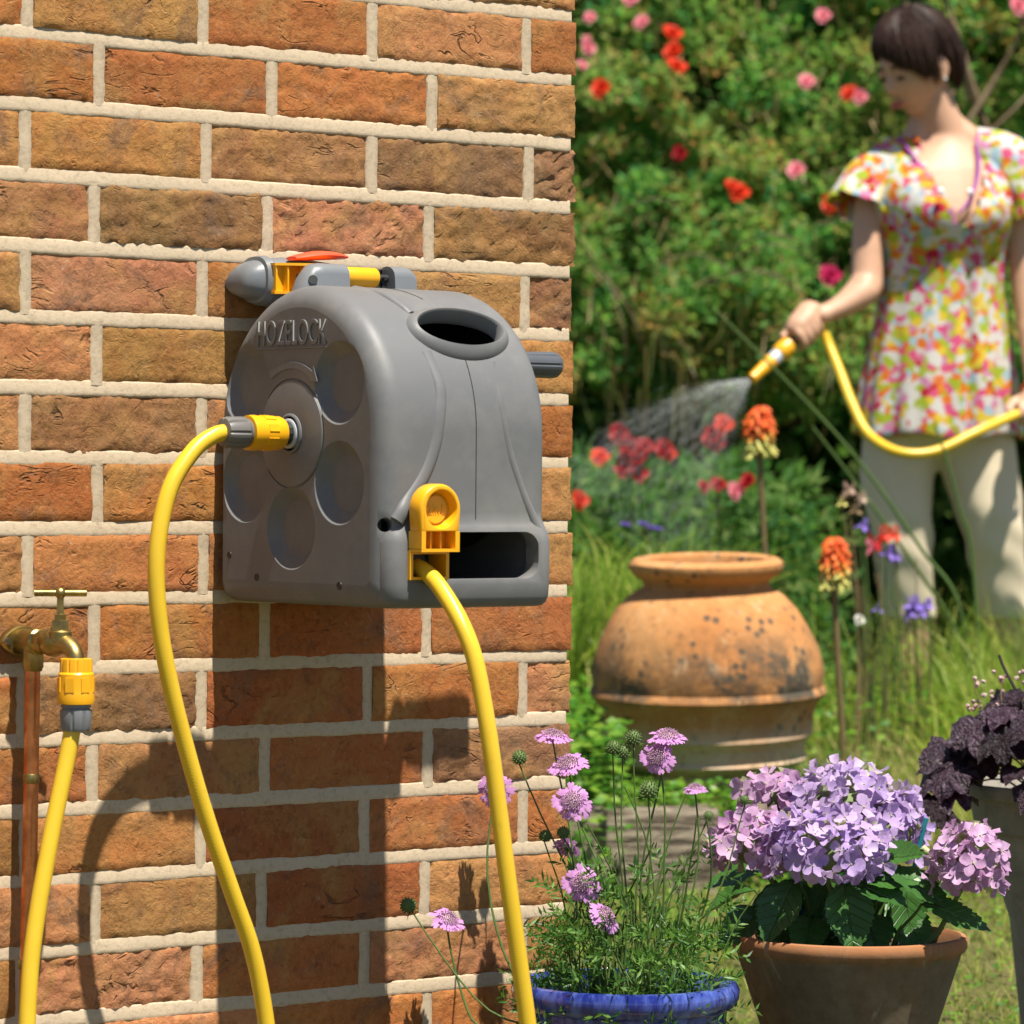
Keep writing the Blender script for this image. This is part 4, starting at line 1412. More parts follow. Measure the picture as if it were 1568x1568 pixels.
# ---- dark heuchera in a tall grey pot
QP = (.742, 5.10); qz = ground_z(*QP); RQ = .456
pot = thing('grey_pot', G(QP[0], QP[1], qz), 'tall tapering grey clay pot holding the dark purple plant at the right', 'plant pot')
mb = MB(); mb.lathe([(.062, qz + .002), (.066, qz), (.096, .28), (.1490, RQ - .014), (.1530, RQ - .018), (.1620, RQ - .016), (.1650, RQ - .006), (.1640, RQ), (.1570, RQ + .001), (.1520, RQ - .010), (.142, RQ - .06)], (QP[0], QP[1], 0), n=56, cap=False, wob=.01)
mb.build('pot_body', pot_mat('grey_clay', (.27, .25, .215), (.33, .30, .25), (.21, .205, .175)), pot, g=True)
soil(pot, .148, QP[0], QP[1], RQ - .03)
heu = thing('heuchera', G(QP[0], QP[1], RQ - .03), 'dark purple ruffled leaf plant spilling over the grey clay pot', 'plant')


def heuleaf(seed):
    rg = random.Random(seed); V = [(0, 0.12, 0)]; F = []; n = 40; m = 5
    for i in range(1, m + 1):
        for j in range(n):
            a = -math.pi / 2 + .35 + (2 * math.pi - .7) * j / (n - 1)
            lob = 1 + .13 * math.cos(a * 5 + .6) + .05 * math.cos(a * 15 + seed)
            r = .5 * i / m * (lob if i > 2 else 1)
            z = -.20 * (i / m) ** 2 + .10 * (i / m) ** 2 * math.sin(a * 7 + seed) + .03 * math.sin(a * 10) * (i / m)
            V.append((r * math.cos(a), .42 + r * math.sin(a) * 1.0, z + .05 * (i / m) * math.sin(a * 16 + seed * 2) + .03 * math.sin(i * 2.4)))
    for j in range(n - 1): F.append((0, 1 + j, 2 + j))
    for i in range(m - 1):
        for j in range(n - 1):
            a = 1 + i * n + j; F.append((a, a + n, a + n + 1, a + 1))
    mb = MB(); mb.add(V, F); return mb


def heumat():
    n = NT('heuchera_leaf'); c = n.coord(); oi = n.new('ObjectInfo')
    f = n.noise(c, 7, 5, .6, 1)
    k = n.mix(oi.outputs['Random'], (.010, .003, .006), (.042, .018, .034))
    k = n.mix(n.ramp(f, [(.48, 0), (.62, .7)]), k, n.mix(oi.outputs['Random'], (.02, .006, .015), (.20, .14, .20)))
    n.base(k, .42, .4)
    n.bump(n.noise(c, 14, 4), .6, .03)
    tr = n.new('BsdfTranslucent'); tr.inputs[0].default_value = (.16, .02, .04, 1)
    ms = n.new('MixShader'); ms.inputs[0].default_value = .15
    n.l.new(n.b.outputs[0], ms.inputs[1]); n.l.new(tr.outputs[0], ms.inputs[2]); n.l.new(ms.outputs[0], n.out.inputs[0])
    return n.m


M_HEU = heumat()
HEM = [mesh_of(heuleaf(s), 'leaf', M_HEU, 80) for s in (1, 2, 3, 4)]
rg = random.Random(8)
HL = [(.592, 4.997, .536), (.629, 4.997, .557), (.615, 4.947, .523), (.584, 5.02, .515), (.641, 4.997, .528), (.650, 4.947, .486), (.600, 5.02, .508), (.547, 4.996, .474), (.529, 4.976, .442), (.552, 4.996, .449), (.655, 4.916, .468), (.562, 5.01, .488), (.602, 5.03, .545), (.617, 5.02, .53), (.660, 4.94, .54), (.67, 4.92, .50), (.66, 5.02, .575), (.70, 4.98, .57), (.72, 4.93, .52), (.69, 4.95, .47), (.60, 5.06, .53), (.565, 5.05, .505), (.64, 5.08, .56), (.72, 5.08, .59), (.76, 5.0, .56), (.78, 4.95, .50)]
for i, p in enumerate(HL):
    out = Vector((p[0] - QP[0], p[1] - QP[1], 0)).normalized()
    d = out + Vector((rg.uniform(-.4, .4), rg.uniform(-.5, .1), rg.uniform(-.7, .15)))
    L = rg.uniform(.060, .082)
    b = Vector(p) - d.normalized() * L * .42
    put_leaf(heu, HEM[i % 4], b, d, (rg.uniform(-.4, .3), rg.uniform(-.9, -.1), 1), L)
    stem(heu, (QP[0] + (p[0] - QP[0]) * .3, QP[1] + (p[1] - QP[1]) * .3, RQ - .03), b, .0014, .0012, (0, 0, .03), M_STEM2)
M_TINY = petalmat('cream_bell', (.62, .48, .44), (.50, .30, .28))
for i, (a, b) in enumerate((((.600, 5.08, .49), (.595, 5.098, .590)), ((.632, 5.08, .50), (.629, 5.098, .596)), ((.66, 5.06, .50), (.652, 5.048, .610)), ((.668, 5.02, .50), (.668, 5.02, .66)))):
    stem(heu, a, b, .0010, .0007, (.004, 0, 0), M_STEM2, 'flower_stem')
    mb = MB()
    for k in range(16):
        t = rg.uniform(.45, 1.02); p = Vector(a).lerp(Vector(b), t) + Vector((rg.uniform(-.011, .011), rg.uniform(-.011, .011), rg.uniform(-.004, .004)))
        mb.lathe([(.0006, 0), (.0026, .0016), (.0030, .005), (.0014, .0056)], p, (rg.uniform(-1, 1), rg.uniform(-1, 1), -.4), 6)
    o = mb.build('flower_bells', M_TINY, heu, g=True); o['kind'] = 'stuff'
stem(heu, (.668, 5.02, .50), (.622, 5.048, .622), .0022, .0018, (0, 0, 0), plastic('black_stem', (.02, .012, .012), .5), 'bare_stem')

# ---- urn
def urnmat():
    n = NT('terracotta_urn'); c = n.coord()
    f = n.noise(c, 4.5, 5, .6, .5); g = n.noise(c, 40, 6, .7)
    k = n.mix(n.ramp(f, [(.35, 0), (.65, 1)]), (.40, .165, .052), (.50, .25, .095))
    sx = n.new('SeparateXYZ'); n.l.new(c, sx.inputs[0])
    zz = sx.outputs['Z']
    band = n.math('MULTIPLY', n.ramp(zz, [(.155, 0), (.185, 1)]), n.ramp(zz, [(.22, 1), (.31, 0)]))
    dirt = n.ramp(n.noise(c, 16, 7, .72, .4), [(.42, 0), (.55, 1)])
    big = n.ramp(n.noise(c, 7, 3, .5), [(.42, 0), (.58, 1)])
    k = n.mix(n.math('MULTIPLY', n.math('MULTIPLY', band, dirt), n.math('MULTIPLY_ADD', big, .75)), k, (.075, .062, .045))
    nd = n.m.node_tree.nodes.new('ShaderNodeTexVoronoi'); nd.inputs['Scale'].default_value = 44
    n.l.new(c, nd.inputs['Vector'])
    spot = n.math('MULTIPLY', n.ramp(nd.outputs['Distance'], [(.24, 1), (.34, 0)]), n.ramp(n.noise(c, 7, 3), [(.44, 0), (.54, 1)]))
    k = n.mix(n.math('MULTIPLY', spot, .85), k, (.055, .055, .045))
    lo = n.ramp(zz, [(.10, 1), (.135, 0)])
    k = n.mix(n.math('MULTIPLY', lo, n.ramp(n.noise(c, 11, 5, .7), [(.3, .5), (.6, .95)])), k, (.52, .39, .27))  # pale lower band, lightened further to paint in sunlight below the lip
    k = n.mix(n.ramp(n.noise(c, 26, 6, .75), [(.56, 0), (.70, .7)]), k, (.56, .37, .20))
    k = n.mix(n.ramp(n.noise(c, 55, 6, .75), [(.34, .6), (.46, 0)]), k, (.20, .10, .04))
    k = n.mix(n.ramp(n.noise(n.coord('Object', (1, 1, .3)), 20, 6, .72, .4), [(.56, 0), (.72, .55)]), k, (.56, .40, .26))
    k = n.mix(n.ramp(n.noise(c, 30, 7, .78), [(.635, 0), (.69, .85)]), k, (.07, .06, .045))
    n.base(k, .85, .2)
    n.bump(g, .5, .006)
    return n.m


UP = (.350, 7.0); uz = .292
urn = thing('terracotta_urn', G(UP[0], UP[1], uz), 'large round orange terracotta urn with black lichen spots', 'urn')
prof = [(.140, .003), (.150, .0), (.153, .012), (.154, .040), (.168, .052), (.176, .057), (.177, .060), (.170, .066), (.171, .086), (.182, .098), (.187, .103), (.185, .110), (.185, .128), (.190, .150), (.204, .168), (.2085, .174), (.2065, .181), (.202, .186), (.2050, .205), (.2025, .225), (.195, .255), (.178, .290), (.160, .320), (.138, .343), (.122, .353), (.113, .358), (.110, .364), (.113, .372), (.124, .379), (.133, .387), (.137, .395), (.1355, .403), (.128, .409), (.118, .411), (.108, .406), (.103, .392), (.100, .37), (.14, .30)]
mb = MB(); mb.lathe([(r * (1.0 if r > .15 else 1.0), h * 1.0 + uz) for r, h in prof], (UP[0], UP[1], 0), n=72, cap=False, wob=.018)
ub = mb.build('urn_body', urnmat(), urn, g=True)
urn.rotation_mode = 'QUATERNION'
urn.rotation_quaternion = Matrix.Rotation(R(3.4), 3, ER).to_quaternion() @ Matrix.Rotation(R(-1.0), 3, EF).to_quaternion()
mb = MB(); mb.lathe([(.001, uz + .332), (.05, uz + .334), (.13, uz + .33)], (UP[0], UP[1], 0), n=24, cap=False); mb.build('soil', bpy.data.materials.get('soil'), urn, g=True)

# ---- old railway sleeper
def woodmat():
    n = NT('old_timber'); c = n.coord('Object', (1.2, 14, 14))
    f = n.noise(c, 9, 6, .65, .3); g = n.noise(n.coord('Object', (2, 40, 40)), 9, 4, .7)
    k = n.mix(n.ramp(f, [(.40, 0), (.60, 1)]), (.06, .045, .03), (.42, .35, .26))
    k = n.mix(n.ramp(g, [(.32, .9), (.42, 0)]), k, (.025, .018, .012))
    n.base(k, .9, .2); p = n.bump(f, .8, .012); n.bump(g, .8, .008, p)
    return n.m


slp = MB(); rs = []
for i in range(41):
    x = -.30 + .648 * i / 40
    q = []
    for j, (y, z) in enumerate(((-.06, 0), (-.06, .05), (-.062, .1), (-.055, .145), (-.02, .150), (.05, .150), (.06, .145), (.06, 0))):
        w = .006 * noise.noise(Vector((x * 9, j * 2.3, 0))) + .004 * noise.noise(Vector((x * 40, j * 5.3, 3)))
        q.append(Vector((x, y + w, z + w)))
    rs.append(q)
slp.rings(rs)
so_ = slp.build('timber_sleeper', woodmat(), sharp=30)
so_.location = G(0, 6.64, .140); so_.rotation_euler.z = AZ
tag(so_, 'grey weathered timber sleeper edging the raised bed in front of the urn', 'sleeper')

# ================================================================== lawn and long grass
def gzs(P):
    return np.array([ground_z(a, b) for a, b in P])


def scatter_sd(n, s0, s1, d0, d1, seed):
    g = np.random.default_rng(seed)
    return np.stack([g.uniform(s0, s1, n), g.uniform(d0, d1, n)], 1), g


def grass(name, n, s0, s1, d0, d1, h, w, lean, mat, seed, curl=.15, dens=None, label=None, leanx=(0, 0)):
    P, g = scatter_sd(n, s0, s1, d0, d1, seed)
    if dens is not None:
        k = np.array([dens(a, b) for a, b in P]) > g.uniform(0, 1, len(P)); P = P[k]
    n = len(P)
    B = np.concatenate([P, gzs(P)[:, None] - .004], 1)
    a = g.uniform(0, 2 * np.pi, n); H = g.uniform(h[0], h[1], n)
    ln = np.stack([np.cos(a), np.sin(a), np.zeros(n)], 1) * (g.uniform(.1, 1, n) * lean * H)[:, None] + np.array([leanx[0], leanx[1], 0]) * H[:, None]
    V, F, k = blades(B, H, ln, g.uniform(w[0], w[1], n), curl)
    pn = np.array([.5 + .5 * noise.noise(Vector((p[0] * 2.6, p[1] * 2.2, seed))) for p in P])
    r = np.clip(pn * .6 + g.uniform(0, .45, n), 0, 1)
    o = bulk(name, Gn(V), F, mat, None, np.repeat(r, k), 'stuff', org=np.array(G(s0, d0, 0)))
    if label: o['label'] = label
    return o


M_LIME = leafmat('lime_grass_blades', [(.16, .26, .02), (.26, .36, .03), (.36, .42, .05), (.46, .44, .12)], .45, .5, .2)
grass('lawn', 52000, -.5, 1.7, 4.6, 9.2, (.012, .045), (.002, .0038), .9, M_LAWN, 21)
grass('long_grass', 2600, -.15, .42, 7.55, 9.2, (.25, .72), (.005, .010), .55, M_TALL, 22, .35)
grass('long_grass', 6500, .55, 1.55, 6.9, 8.6, (.08, .26), (.003, .006), .8, M_TALL, 23, .3, lambda s, d: 1 if s > .62 else .4)
grass('long_grass', 1500, .88, 1.6, 7.3, 8.3, (.28, .58), (.004, .009), .5, M_TALL, 24, .3, None, None, (-.10, 0))
grass('tall_lime_grass', 1700, .78, 1.6, 7.1, 8.15, (.22, .46), (.003, .007), .55, M_LIME, 28, .35, None, None, (-.12, 0))
grass('tall_lime_grass', 900, .60, .95, 6.75, 7.5, (.10, .26), (.003, .006), .8, M_LIME, 29, .35)
grass('tall_lime_grass', 650, -.12, .34, 7.6, 8.5, (.28, .62), (.004, .008), .6, M_LIME, 30, .3, None, None, (.14, 0))
grass('tall_lime_grass', 330, .60, 1.12, 7.65, 8.05, (.30, .62), (.0025, .005), .6, M_LIME, 36, .25)
grass('dry_grass', 2600, .58, 1.25, 6.6, 7.6, (.10, .34), (.0025, .005), .55, M_STRAW, 25, .35, None, None, (-.15, 0))
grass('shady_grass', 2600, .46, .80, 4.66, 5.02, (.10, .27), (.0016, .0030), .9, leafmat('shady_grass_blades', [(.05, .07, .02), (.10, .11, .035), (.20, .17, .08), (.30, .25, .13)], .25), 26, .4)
grass('border_grass', 420, .46, .60, 6.62, 6.86, (.12, .32), (.004, .008), .35, leafmat('dark_green_blades', [(.015, .075, .02), (.03, .12, .025), (.06, .17, .03)], .3), 27, .2)

# ground cover along the bed edge and small clover-like leaves in the lawn
def cover(name, n, s0, s1, d0, d1, zlo, zhi, L, seed, mat, dens=None):
    P, g = scatter_sd(n, s0, s1, d0, d1, seed)
    z = gzs(P) + g.uniform(zlo, zhi, n)
    pos = np.concatenate([P, z[:, None]], 1)
    a = g.uniform(0, 6.28, n)
    D = np.stack([np.cos(a), np.sin(a), g.uniform(-.3, .5, n)], 1); N = np.stack([g.normal(0, .45, n), g.normal(-.2, .45, n), np.ones(n)], 1)
    V, F = leaves(pos, D, N, g.uniform(L * .7, L * 1.3, n), L * .7)
    return bulk(name, Gn(V), F, mat, None, np.repeat(g.uniform(0, 1, n), 4), 'stuff', org=np.array(G(s0, d0, 0)))


cover('ground_cover', 2600, .02, .46, 6.60, 7.05, .0, .055, .017, 31, M_COVER)
cover('ground_cover', 2200, -.05, .20, 6.5, 7.6, .0, .16, .026, 32, M_COVER)
cover('clover', 5200, -.2, 1.2, 4.9, 6.6, .004, .035, .012, 33, M_COVER)
cover('meadow_leaves', 1800, .46, 1.0, 7.3, 8.9, .02, .26, .022, 34, M_COVER)

# ================================================================== shrubs behind
M_ROSE = leafmat('shrub_leaves', [(.022, .140, .050), (.045, .215, .065), (.10, .28, .065), (.17, .33, .07), (.25, .33, .08), (.34, .28, .09), (.48, .25, .08)], .55, .6, .15)
M_HEDGE = leafmat('hedge_leaves', [(.016, .065, .020), (.035, .12, .03), (.07, .17, .035), (.13, .19, .05)], .4, .6, .12)
M_BARK = pot_mat('bark', (.16, .11, .06), (.28, .21, .13), (.09, .06, .04))


def shrub_leaves(parent, cl, per, L, W, seed, mat, up=.6, spread=1.0, droop=0.0):
    """leaf clumps: cl is a list of (s, d, z, radius)"""
    g = np.random.default_rng(seed)
    cl = np.array(cl); n = len(cl)
    idx = np.repeat(np.arange(n), per)
    o = g.normal(0, 1, (len(idx), 3)); o = norm(o) * (g.uniform(0, 1, len(idx)) ** .45)[:, None]
    pos = cl[idx, :3] + o * cl[idx, 3:4] * np.array([1, .8, .8]) * spread
    D = norm(o + g.normal(0, .6, o.shape) + np.array([0, 0, .35 - droop])); N = norm(g.normal(0, .7, o.shape) + np.array([0, -.45, up]))
    V, F = leaves(pos, D, N, g.uniform(.6, 1.35, len(idx)) * L, W)
    cr = g.uniform(0, 1, n)
    r = np.clip(cr[idx] * .55 + g.uniform(0, .45, len(idx)), 0, 1)
    return bulk('leaves', Gn(V), F, mat, parent, np.repeat(r, 4), 'stuff')


def branch(parent, pts, r0, r1, name='branch', mat=None, n=7):
    p = catmull(pts, 6); mb = MB(); mb.tube(p, [r0 + (r1 - r0) * i / (len(p) - 1) for i in range(len(p))], n)
    return mb.build(name, mat or M_BARK, parent, g=True)


def blossom(seed, n=16):
    rg = random.Random(seed); mb = MB()
    for k in range(n):
        t = k / n; a = k * 2.39996; el = .15 + 1.2 * (1 - t); w = .34 + .2 * t; L = .5 + .5 * t
        c, s = math.cos(el), math.sin(el)
        v = [(.05, -.05, 0), (.05, .05, 0), (L * .6 * c, -w, L * .6 * s), (L * .6 * c, w, L * .6 * s + rg.uniform(-.06, .06)), (L * c * 1.05, -w * .7, L * s + rg.uniform(-.15, .1)), (L * c * 1.1, w * .6, L * s + rg.uniform(-.1, .1))]
        mb.add(v, [(0, 2, 3, 1), (2, 4, 5, 3)], Matrix.Rotation(a, 4, 'Z'))
    mb.ball((0, 0, .1), .16, 8, 5)
    return mb


M_REDF = petalmat('red_petal', (.72, .030, .012), (.60, .06, .012), .3)
M_DRED = petalmat('deep_red_petal', (.42, .012, .020), (.30, .008, .014), .3)
M_PINK = petalmat('pink_petal', (.78, .16, .24), (.80, .36, .40), .3)
M_MAG = petalmat('magenta_petal', (.42, .012, .10), (.5, .02, .08), .3)
M_PUR = petalmat('violet_petal', (.19, .12, .50), (.30, .20, .62), .3)
BLO = {}
for key, mm in (('red', M_REDF), ('deep', M_DRED), ('pink', M_PINK), ('mag', M_MAG)):
    BLO[key] = [mesh_of(blossom(s), 'flower', mm) for s in (1, 2)]


def put_flower(parent, key, p, size, seed):
    rg = random.Random(seed)
    v = Vector((rg.uniform(-.7, .5), -1, rg.uniform(.2, 1.0)))
    o = link('flower', BLO[key][seed % 2], None, parent)
    o.location = G(*p) - wl(parent); o.rotation_mode = 'QUATERNION'
    o.rotation_quaternion = (ER * v.x + EF * v.y + Vector((0, 0, v.z))).to_track_quat('Z', 'Y'); o.scale = (size,) * 3
    return o


rb = thing('flowering_shrub', G(.6, 10.9, ground_z(.6, 10.9)), 'big green shrub dotted with red and pink blooms behind the woman', 'shrub')
g = np.random.default_rng(41)
cl = []
def shrub_front(s, z):
    """how far away the leafy face of the shrub is: it leans back like a dome and bulges in places"""
    f = 10.22 + .50 * max(0, z - 1.12) + .20 * noise.noise(Vector((s * 2.1, z * 2.1, 1))) + .13 * noise.noise(Vector((s * 5, z * 5, 4))) + .30 * max(0, (1.30 - z))
    if 1.02 < s and z > 1.55: f += .30 * min(1, (s - 1.02) * 4)
    return f


for i in range(2900):
    s = g.uniform(-.15, 2.3); z = g.uniform(1.02, 3.0)
    if noise.noise(Vector((s * 3.3, z * 3.3, 9))) < -.22 and g.uniform(0, 1) < .8: continue
    d = shrub_front(s, z) + abs(g.normal(0, .09)) + g.uniform(0, .16)
    if s < .24 + .06 * math.sin(z * 5) and z > 1.62 and g.uniform(0, 1) < .75: d += .5
    cl.append((s, d, z, g.uniform(.03, .085)))
shrub_leaves(rb, cl, 58, .034, .017, 42, M_ROSE, 1.0)
rg = random.Random(4)
for i in range(8):
    s = rg.uniform(.0, 1.9); z = rg.uniform(1.1, 2.2); dx = rg.uniform(-.25, .25)
    branch(rb, [(s * .6 + .3, 10.9, .3), (s - dx * .3, 10.7, z - .35), (s, shrub_front(s, z) + .08, z), (s + dx, shrub_front(s + dx, z + .2) - .03, z + .2)], .009, .0022)
for i in range(9):
    s = rg.uniform(.25, .85); z = rg.uniform(1.25, 1.7); dx = rg.uniform(.12, .3)
    branch(rb, [(s, shrub_front(s, z) + .03, z), (s + dx * .5, shrub_front(s + dx * .5, z) - .09, z + .03), (s + dx, shrub_front(s + dx, z), z + rg.uniform(-.05, .06))], .0030, .0016)
RED = [(.400, 1.972, .033, 'red'), (.405, 1.925, .034, 'red'), (.411, 1.888, .033, 'red'), (.221, 1.830, .034, 'red'), (.424, 1.667, .027, 'deep'), (.572, 1.566, .037, 'red'), (.556, 1.585, .024, 'red'), (.811, 1.541, .032, 'red'), (.857, 1.822, .032, 'red'), (.882, 1.815, .026, 'pink'), (.809, 1.356, .036, 'mag'), (.786, 2.020, .027, 'pink'), (.746, 1.852, .029, 'pink'), (.722, 1.625, .031, 'pink'), (.325, 2.00, .028, 'pink'), (.184, 1.935, .026, 'pink'), (.192, 2.012, .022, 'pink'), (.293, 2.06, .03, 'pink'), (.183, 1.955, .017, 'pink'), (1.295, 2.05, .03, 'pink'), (.17, 1.89, .018, 'pink')]
for i, (s, z, r, key) in enumerate(RED):
    d = shrub_front(s, z) - .10
    for _ in range(3):
        k = d / 10.15; d = shrub_front(s * k, .85 + (z - .85) * k) - .10
    k = d / 10.15
    put_flower(rb, key, (s * k, d, .85 + (z - .85) * k), r * .92, i)
# dry hanging seed stems under the shrub
P, g = scatter_sd(90, .02, 1.0, 10.0, 10.35, 51)
n = len(P); B = np.concatenate([P, (1.06 + .26 * g.uniform(0, 1, n) ** 1.5)[:, None]], 1)
V, F, k = blades(B, -g.uniform(.06, .24, n), np.stack([g.normal(0, .03, n), -g.uniform(0, .06, n), np.zeros(n)], 1), g.uniform(.003, .007, n), 0)
bulk('hanging_stems', Gn(V), F, leafmat('dry_stems', [(.07, .08, .02), (.14, .12, .03), (.22, .17, .05), (.10, .12, .03)], .3), rb, np.repeat(g.uniform(0, 1, n), k), 'stuff')
P = np.stack([g.uniform(0, 1.1, 500), np.zeros(500), g.uniform(1.1, 2.15, 500)], 1)
P[:, 1] = [shrub_front(a, c) - g.uniform(0, .08) for a, _, c in P]
V, F, k = blades(P, g.uniform(-.05, .05, 500), g.normal(0, .05, (500, 3)), g.uniform(.002, .0045, 500), 0)
bulk('dry_twigs', Gn(V), F, leafmat('twigs', [(.20, .15, .06), (.36, .26, .11), (.46, .34, .16)], .2), rb, np.repeat(g.uniform(0, 1, 500), k), 'stuff')

hd = thing('hedge', G(.8, 11.9, ground_z(.8, 11.9)), 'dark tall hedge filling the back of the garden behind the flowering shrub', 'hedge')
cl = [(g.uniform(-1.2, 4.0), g.uniform(11.4, 12.5), g.uniform(.2, 3.6), g.uniform(.10, .22)) for i in range(1700)]
shrub_leaves(hd, cl, 26, .085, .042, 43, M_HEDGE, .5)
for i in range(14):
    s = -1 + .36 * i; branch(hd, [(s, 12.0, .2), (s + .05, 12.05, 1.2), (s - .04, 12.0, 2.3), (s, 12.0, 3.2)], .035, .012, 'trunk')
mb = MB(); rs = []  # added solid dark core: blocks the sky behind and darkens the leaf gaps
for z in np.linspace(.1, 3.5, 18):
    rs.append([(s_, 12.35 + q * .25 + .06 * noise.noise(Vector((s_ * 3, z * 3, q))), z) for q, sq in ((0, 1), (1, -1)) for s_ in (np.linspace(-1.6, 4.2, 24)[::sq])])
mb.rings([[Vector(p) for p in q] for q in rs]); mb.build('hedge_backing', plastic('dark_backing', (.035, .045, .018), .95, .1, .05), hd, g=True)

# taller bush at the right with bare pale branches
tb = thing('bare_branched_bush', G(1.45, 10.9, ground_z(1.4, 10.9)), 'open bush with pale bare branches at the right behind the shoulder of the woman', 'bush')
for (pts, r) in (([(1.05, 10.55, 1.55), (1.17, 10.5, 1.74), (1.27, 10.5, 1.90), (1.33, 10.48, 2.02), (1.38, 10.5, 2.2)], .010), ([(1.10, 10.5, 1.60), (1.19, 10.48, 1.70), (1.30, 10.46, 1.80), (1.42, 10.46, 1.93)], .009), ([(1.02, 10.52, 2.12), (1.09, 10.48, 2.0), (1.15, 10.46, 1.93), (1.2, 10.5, 1.84)], .006),
                 ([(1.25, 10.4, 1.45), (1.33, 10.4, 1.56), (1.40, 10.42, 1.60), (1.5, 10.42, 1.62)], .008), ([(1.08, 10.5, 1.8), (1.10, 10.48, 1.88), (1.105, 10.5, 1.97)], .008), ([(1.4, 10.9, .3), (1.42, 10.8, 1.0), (1.3, 10.6, 1.6), (1.2, 10.5, 1.9), (1.12, 10.5, 2.15)], .02), ([(1.5, 10.9, .3), (1.45, 10.7, 1.1), (1.4, 10.5, 1.7), (1.34, 10.45, 2.1)], .018)):
    branch(tb, pts, r, r * .5)
cl = [(g.uniform(.98, 2.0), g.uniform(10.45, 10.9), g.uniform(1.2, 2.5), g.uniform(.04, .09)) for i in range(150)]
shrub_leaves(tb, cl, 30, .045, .022, 44, M_ROSE, .6)
put_flower(tb, 'pink', (1.29, 10.2, 2.055), .028, 77)

# low dark planting in the mist, with red flowers
lp = thing('red_flower_patch', G(.3, 8.9, ground_z(.3, 8.9)), 'clump of deep red flowers half veiled by the fine water spray', 'flowering plant')
cl = [(g.uniform(-.1, .75), g.uniform(8.8, 9.9), g.uniform(.30, .85), g.uniform(.04, .09)) for i in range(260)]
shrub_leaves(lp, cl, 26, .05, .017, 45, M_HEDGE, .5)
LOW = [(.194, .882, .030, 'red'), (.235, .935, .030, 'deep'), (.258, .905, .036, 'deep'), (.275, .880, .036, 'deep'), (.291, .905, .030, 'deep'), (.250, .862, .034, 'deep'), (.276, .850, .03, 'deep'), (.334, .903, .028, 'deep'), (.345, .893, .022, 'red'), (.440, .930, .032, 'deep'), (.464, .957, .030, 'red'), (.452, .915, .026, 'deep'), (.147, .790, .028, 'red'), (.452, .824, .024, 'deep'), (.489, .812, .026, 'pink'), (.519, .832, .026, 'deep'), (.42, .82, .02, 'deep')]
for i, (s, z, r, key) in enumerate(LOW):
    put_flower(lp, key, (s, 8.70, z), r * .85, i + 40)
    stem(lp, (s + .02, 8.85, .30), (s, 8.71, z - .012), .0026, .0018, (.01, 0, 0))
blu = thing('blue_wild_flowers', G(.22, 8.0, ground_z(.22, 8.0)), 'small pale violet flowers in the long grass left of the urn', 'flowering plant')
BLV = [mesh_of(blossom(9), 'flower', M_PUR)]
for i, (s, z) in enumerate(((.262, .745), (.275, .738), (.228, .743), (.292, .735))):
    o = link('flower', BLV[0], None, blu); o.location = G(s, 7.95, z) - wl(blu); o.scale = (.014,) * 3
    stem(blu, (s - .02, 8.0, .28), (s, 7.96, z - .006), .0018, .0012, (.01, 0, 0))

# ---- red hot pokers
M_POKR = petalmat('poker_red', (.75, .085, .022), (.80, .20, .04), .2)
M_POKY = petalmat('poker_yellow', (.74, .66, .20), (.60, .62, .18), .25)
M_POKO = petalmat('poker_orange', (.78, .26, .04), (.78, .42, .08), .25)


def poker(base, top, L, rad, lab):
    t = thing('red_hot_poker', G(*base), lab, 'flower', 'red hot pokers by the urn')
    st = Vector(base); en = Vector(top) - Vector((0, 0, L))
    p = catmull([st, st.lerp(en, .35) + Vector((.010, 0, 0)), st.lerp(en, .7) + Vector((.004, 0, 0)), en, Vector(top) - Vector((0, 0, .01))], 6)
    mb = MB(); mb.tube(p, .0058, 8); mb.build('stalk', M_STEM2, t, g=True)
    rgp = random.Random(int(L * 9999)); up, mid_, lo = MB(), MB(), MB()
    for k in range(170):
        f = k / 169; z = top[2] - L * .84 * f; a = k * 2.39996 + rgp.uniform(-.25, .25)
        r = rad * (.62 + .45 * min(1, f * 3) + .28 * max(0, f - .72) / .28) * rgp.uniform(.85, 1.15); dn = .55 + .55 * f + rgp.uniform(-.25, .25)
        d = Vector((math.cos(a), math.sin(a), -dn)).normalized(); e = Vector((math.cos(a) * .5, math.sin(a) * .5, -1)).normalized()
        b = Vector((top[0] + .005 * math.cos(a), top[1] + .005 * math.sin(a), z))
        q = f + rgp.uniform(-.10, .10)
        (up if q < .50 else mid_ if q < .64 else lo).tube([b, b + d * r * .7, b + d * r + e * r * .35], [.0014, .0026, .0034], 5)
    up.build('flower_spike', M_POKR, t, g=True); mid_.build('orange_florets', M_POKO, t, g=True); lo.build('lower_florets', M_POKY, t, g=True)
    for nm in t.children:
        if nm.name.startswith(('orange_florets', 'lower_florets', 'flower_spike')): nm['kind'] = 'stuff'
    return t


poker((.503, 7.72, .29), (.480, 7.70, .982), .083, .024, 'tall red and yellow flower spike on a bare stalk rising behind the urn')
poker((.607, 7.30, .17), (.595, 7.30, .735), .085, .022, 'shorter red and yellow flower spike standing to the right of the urn')

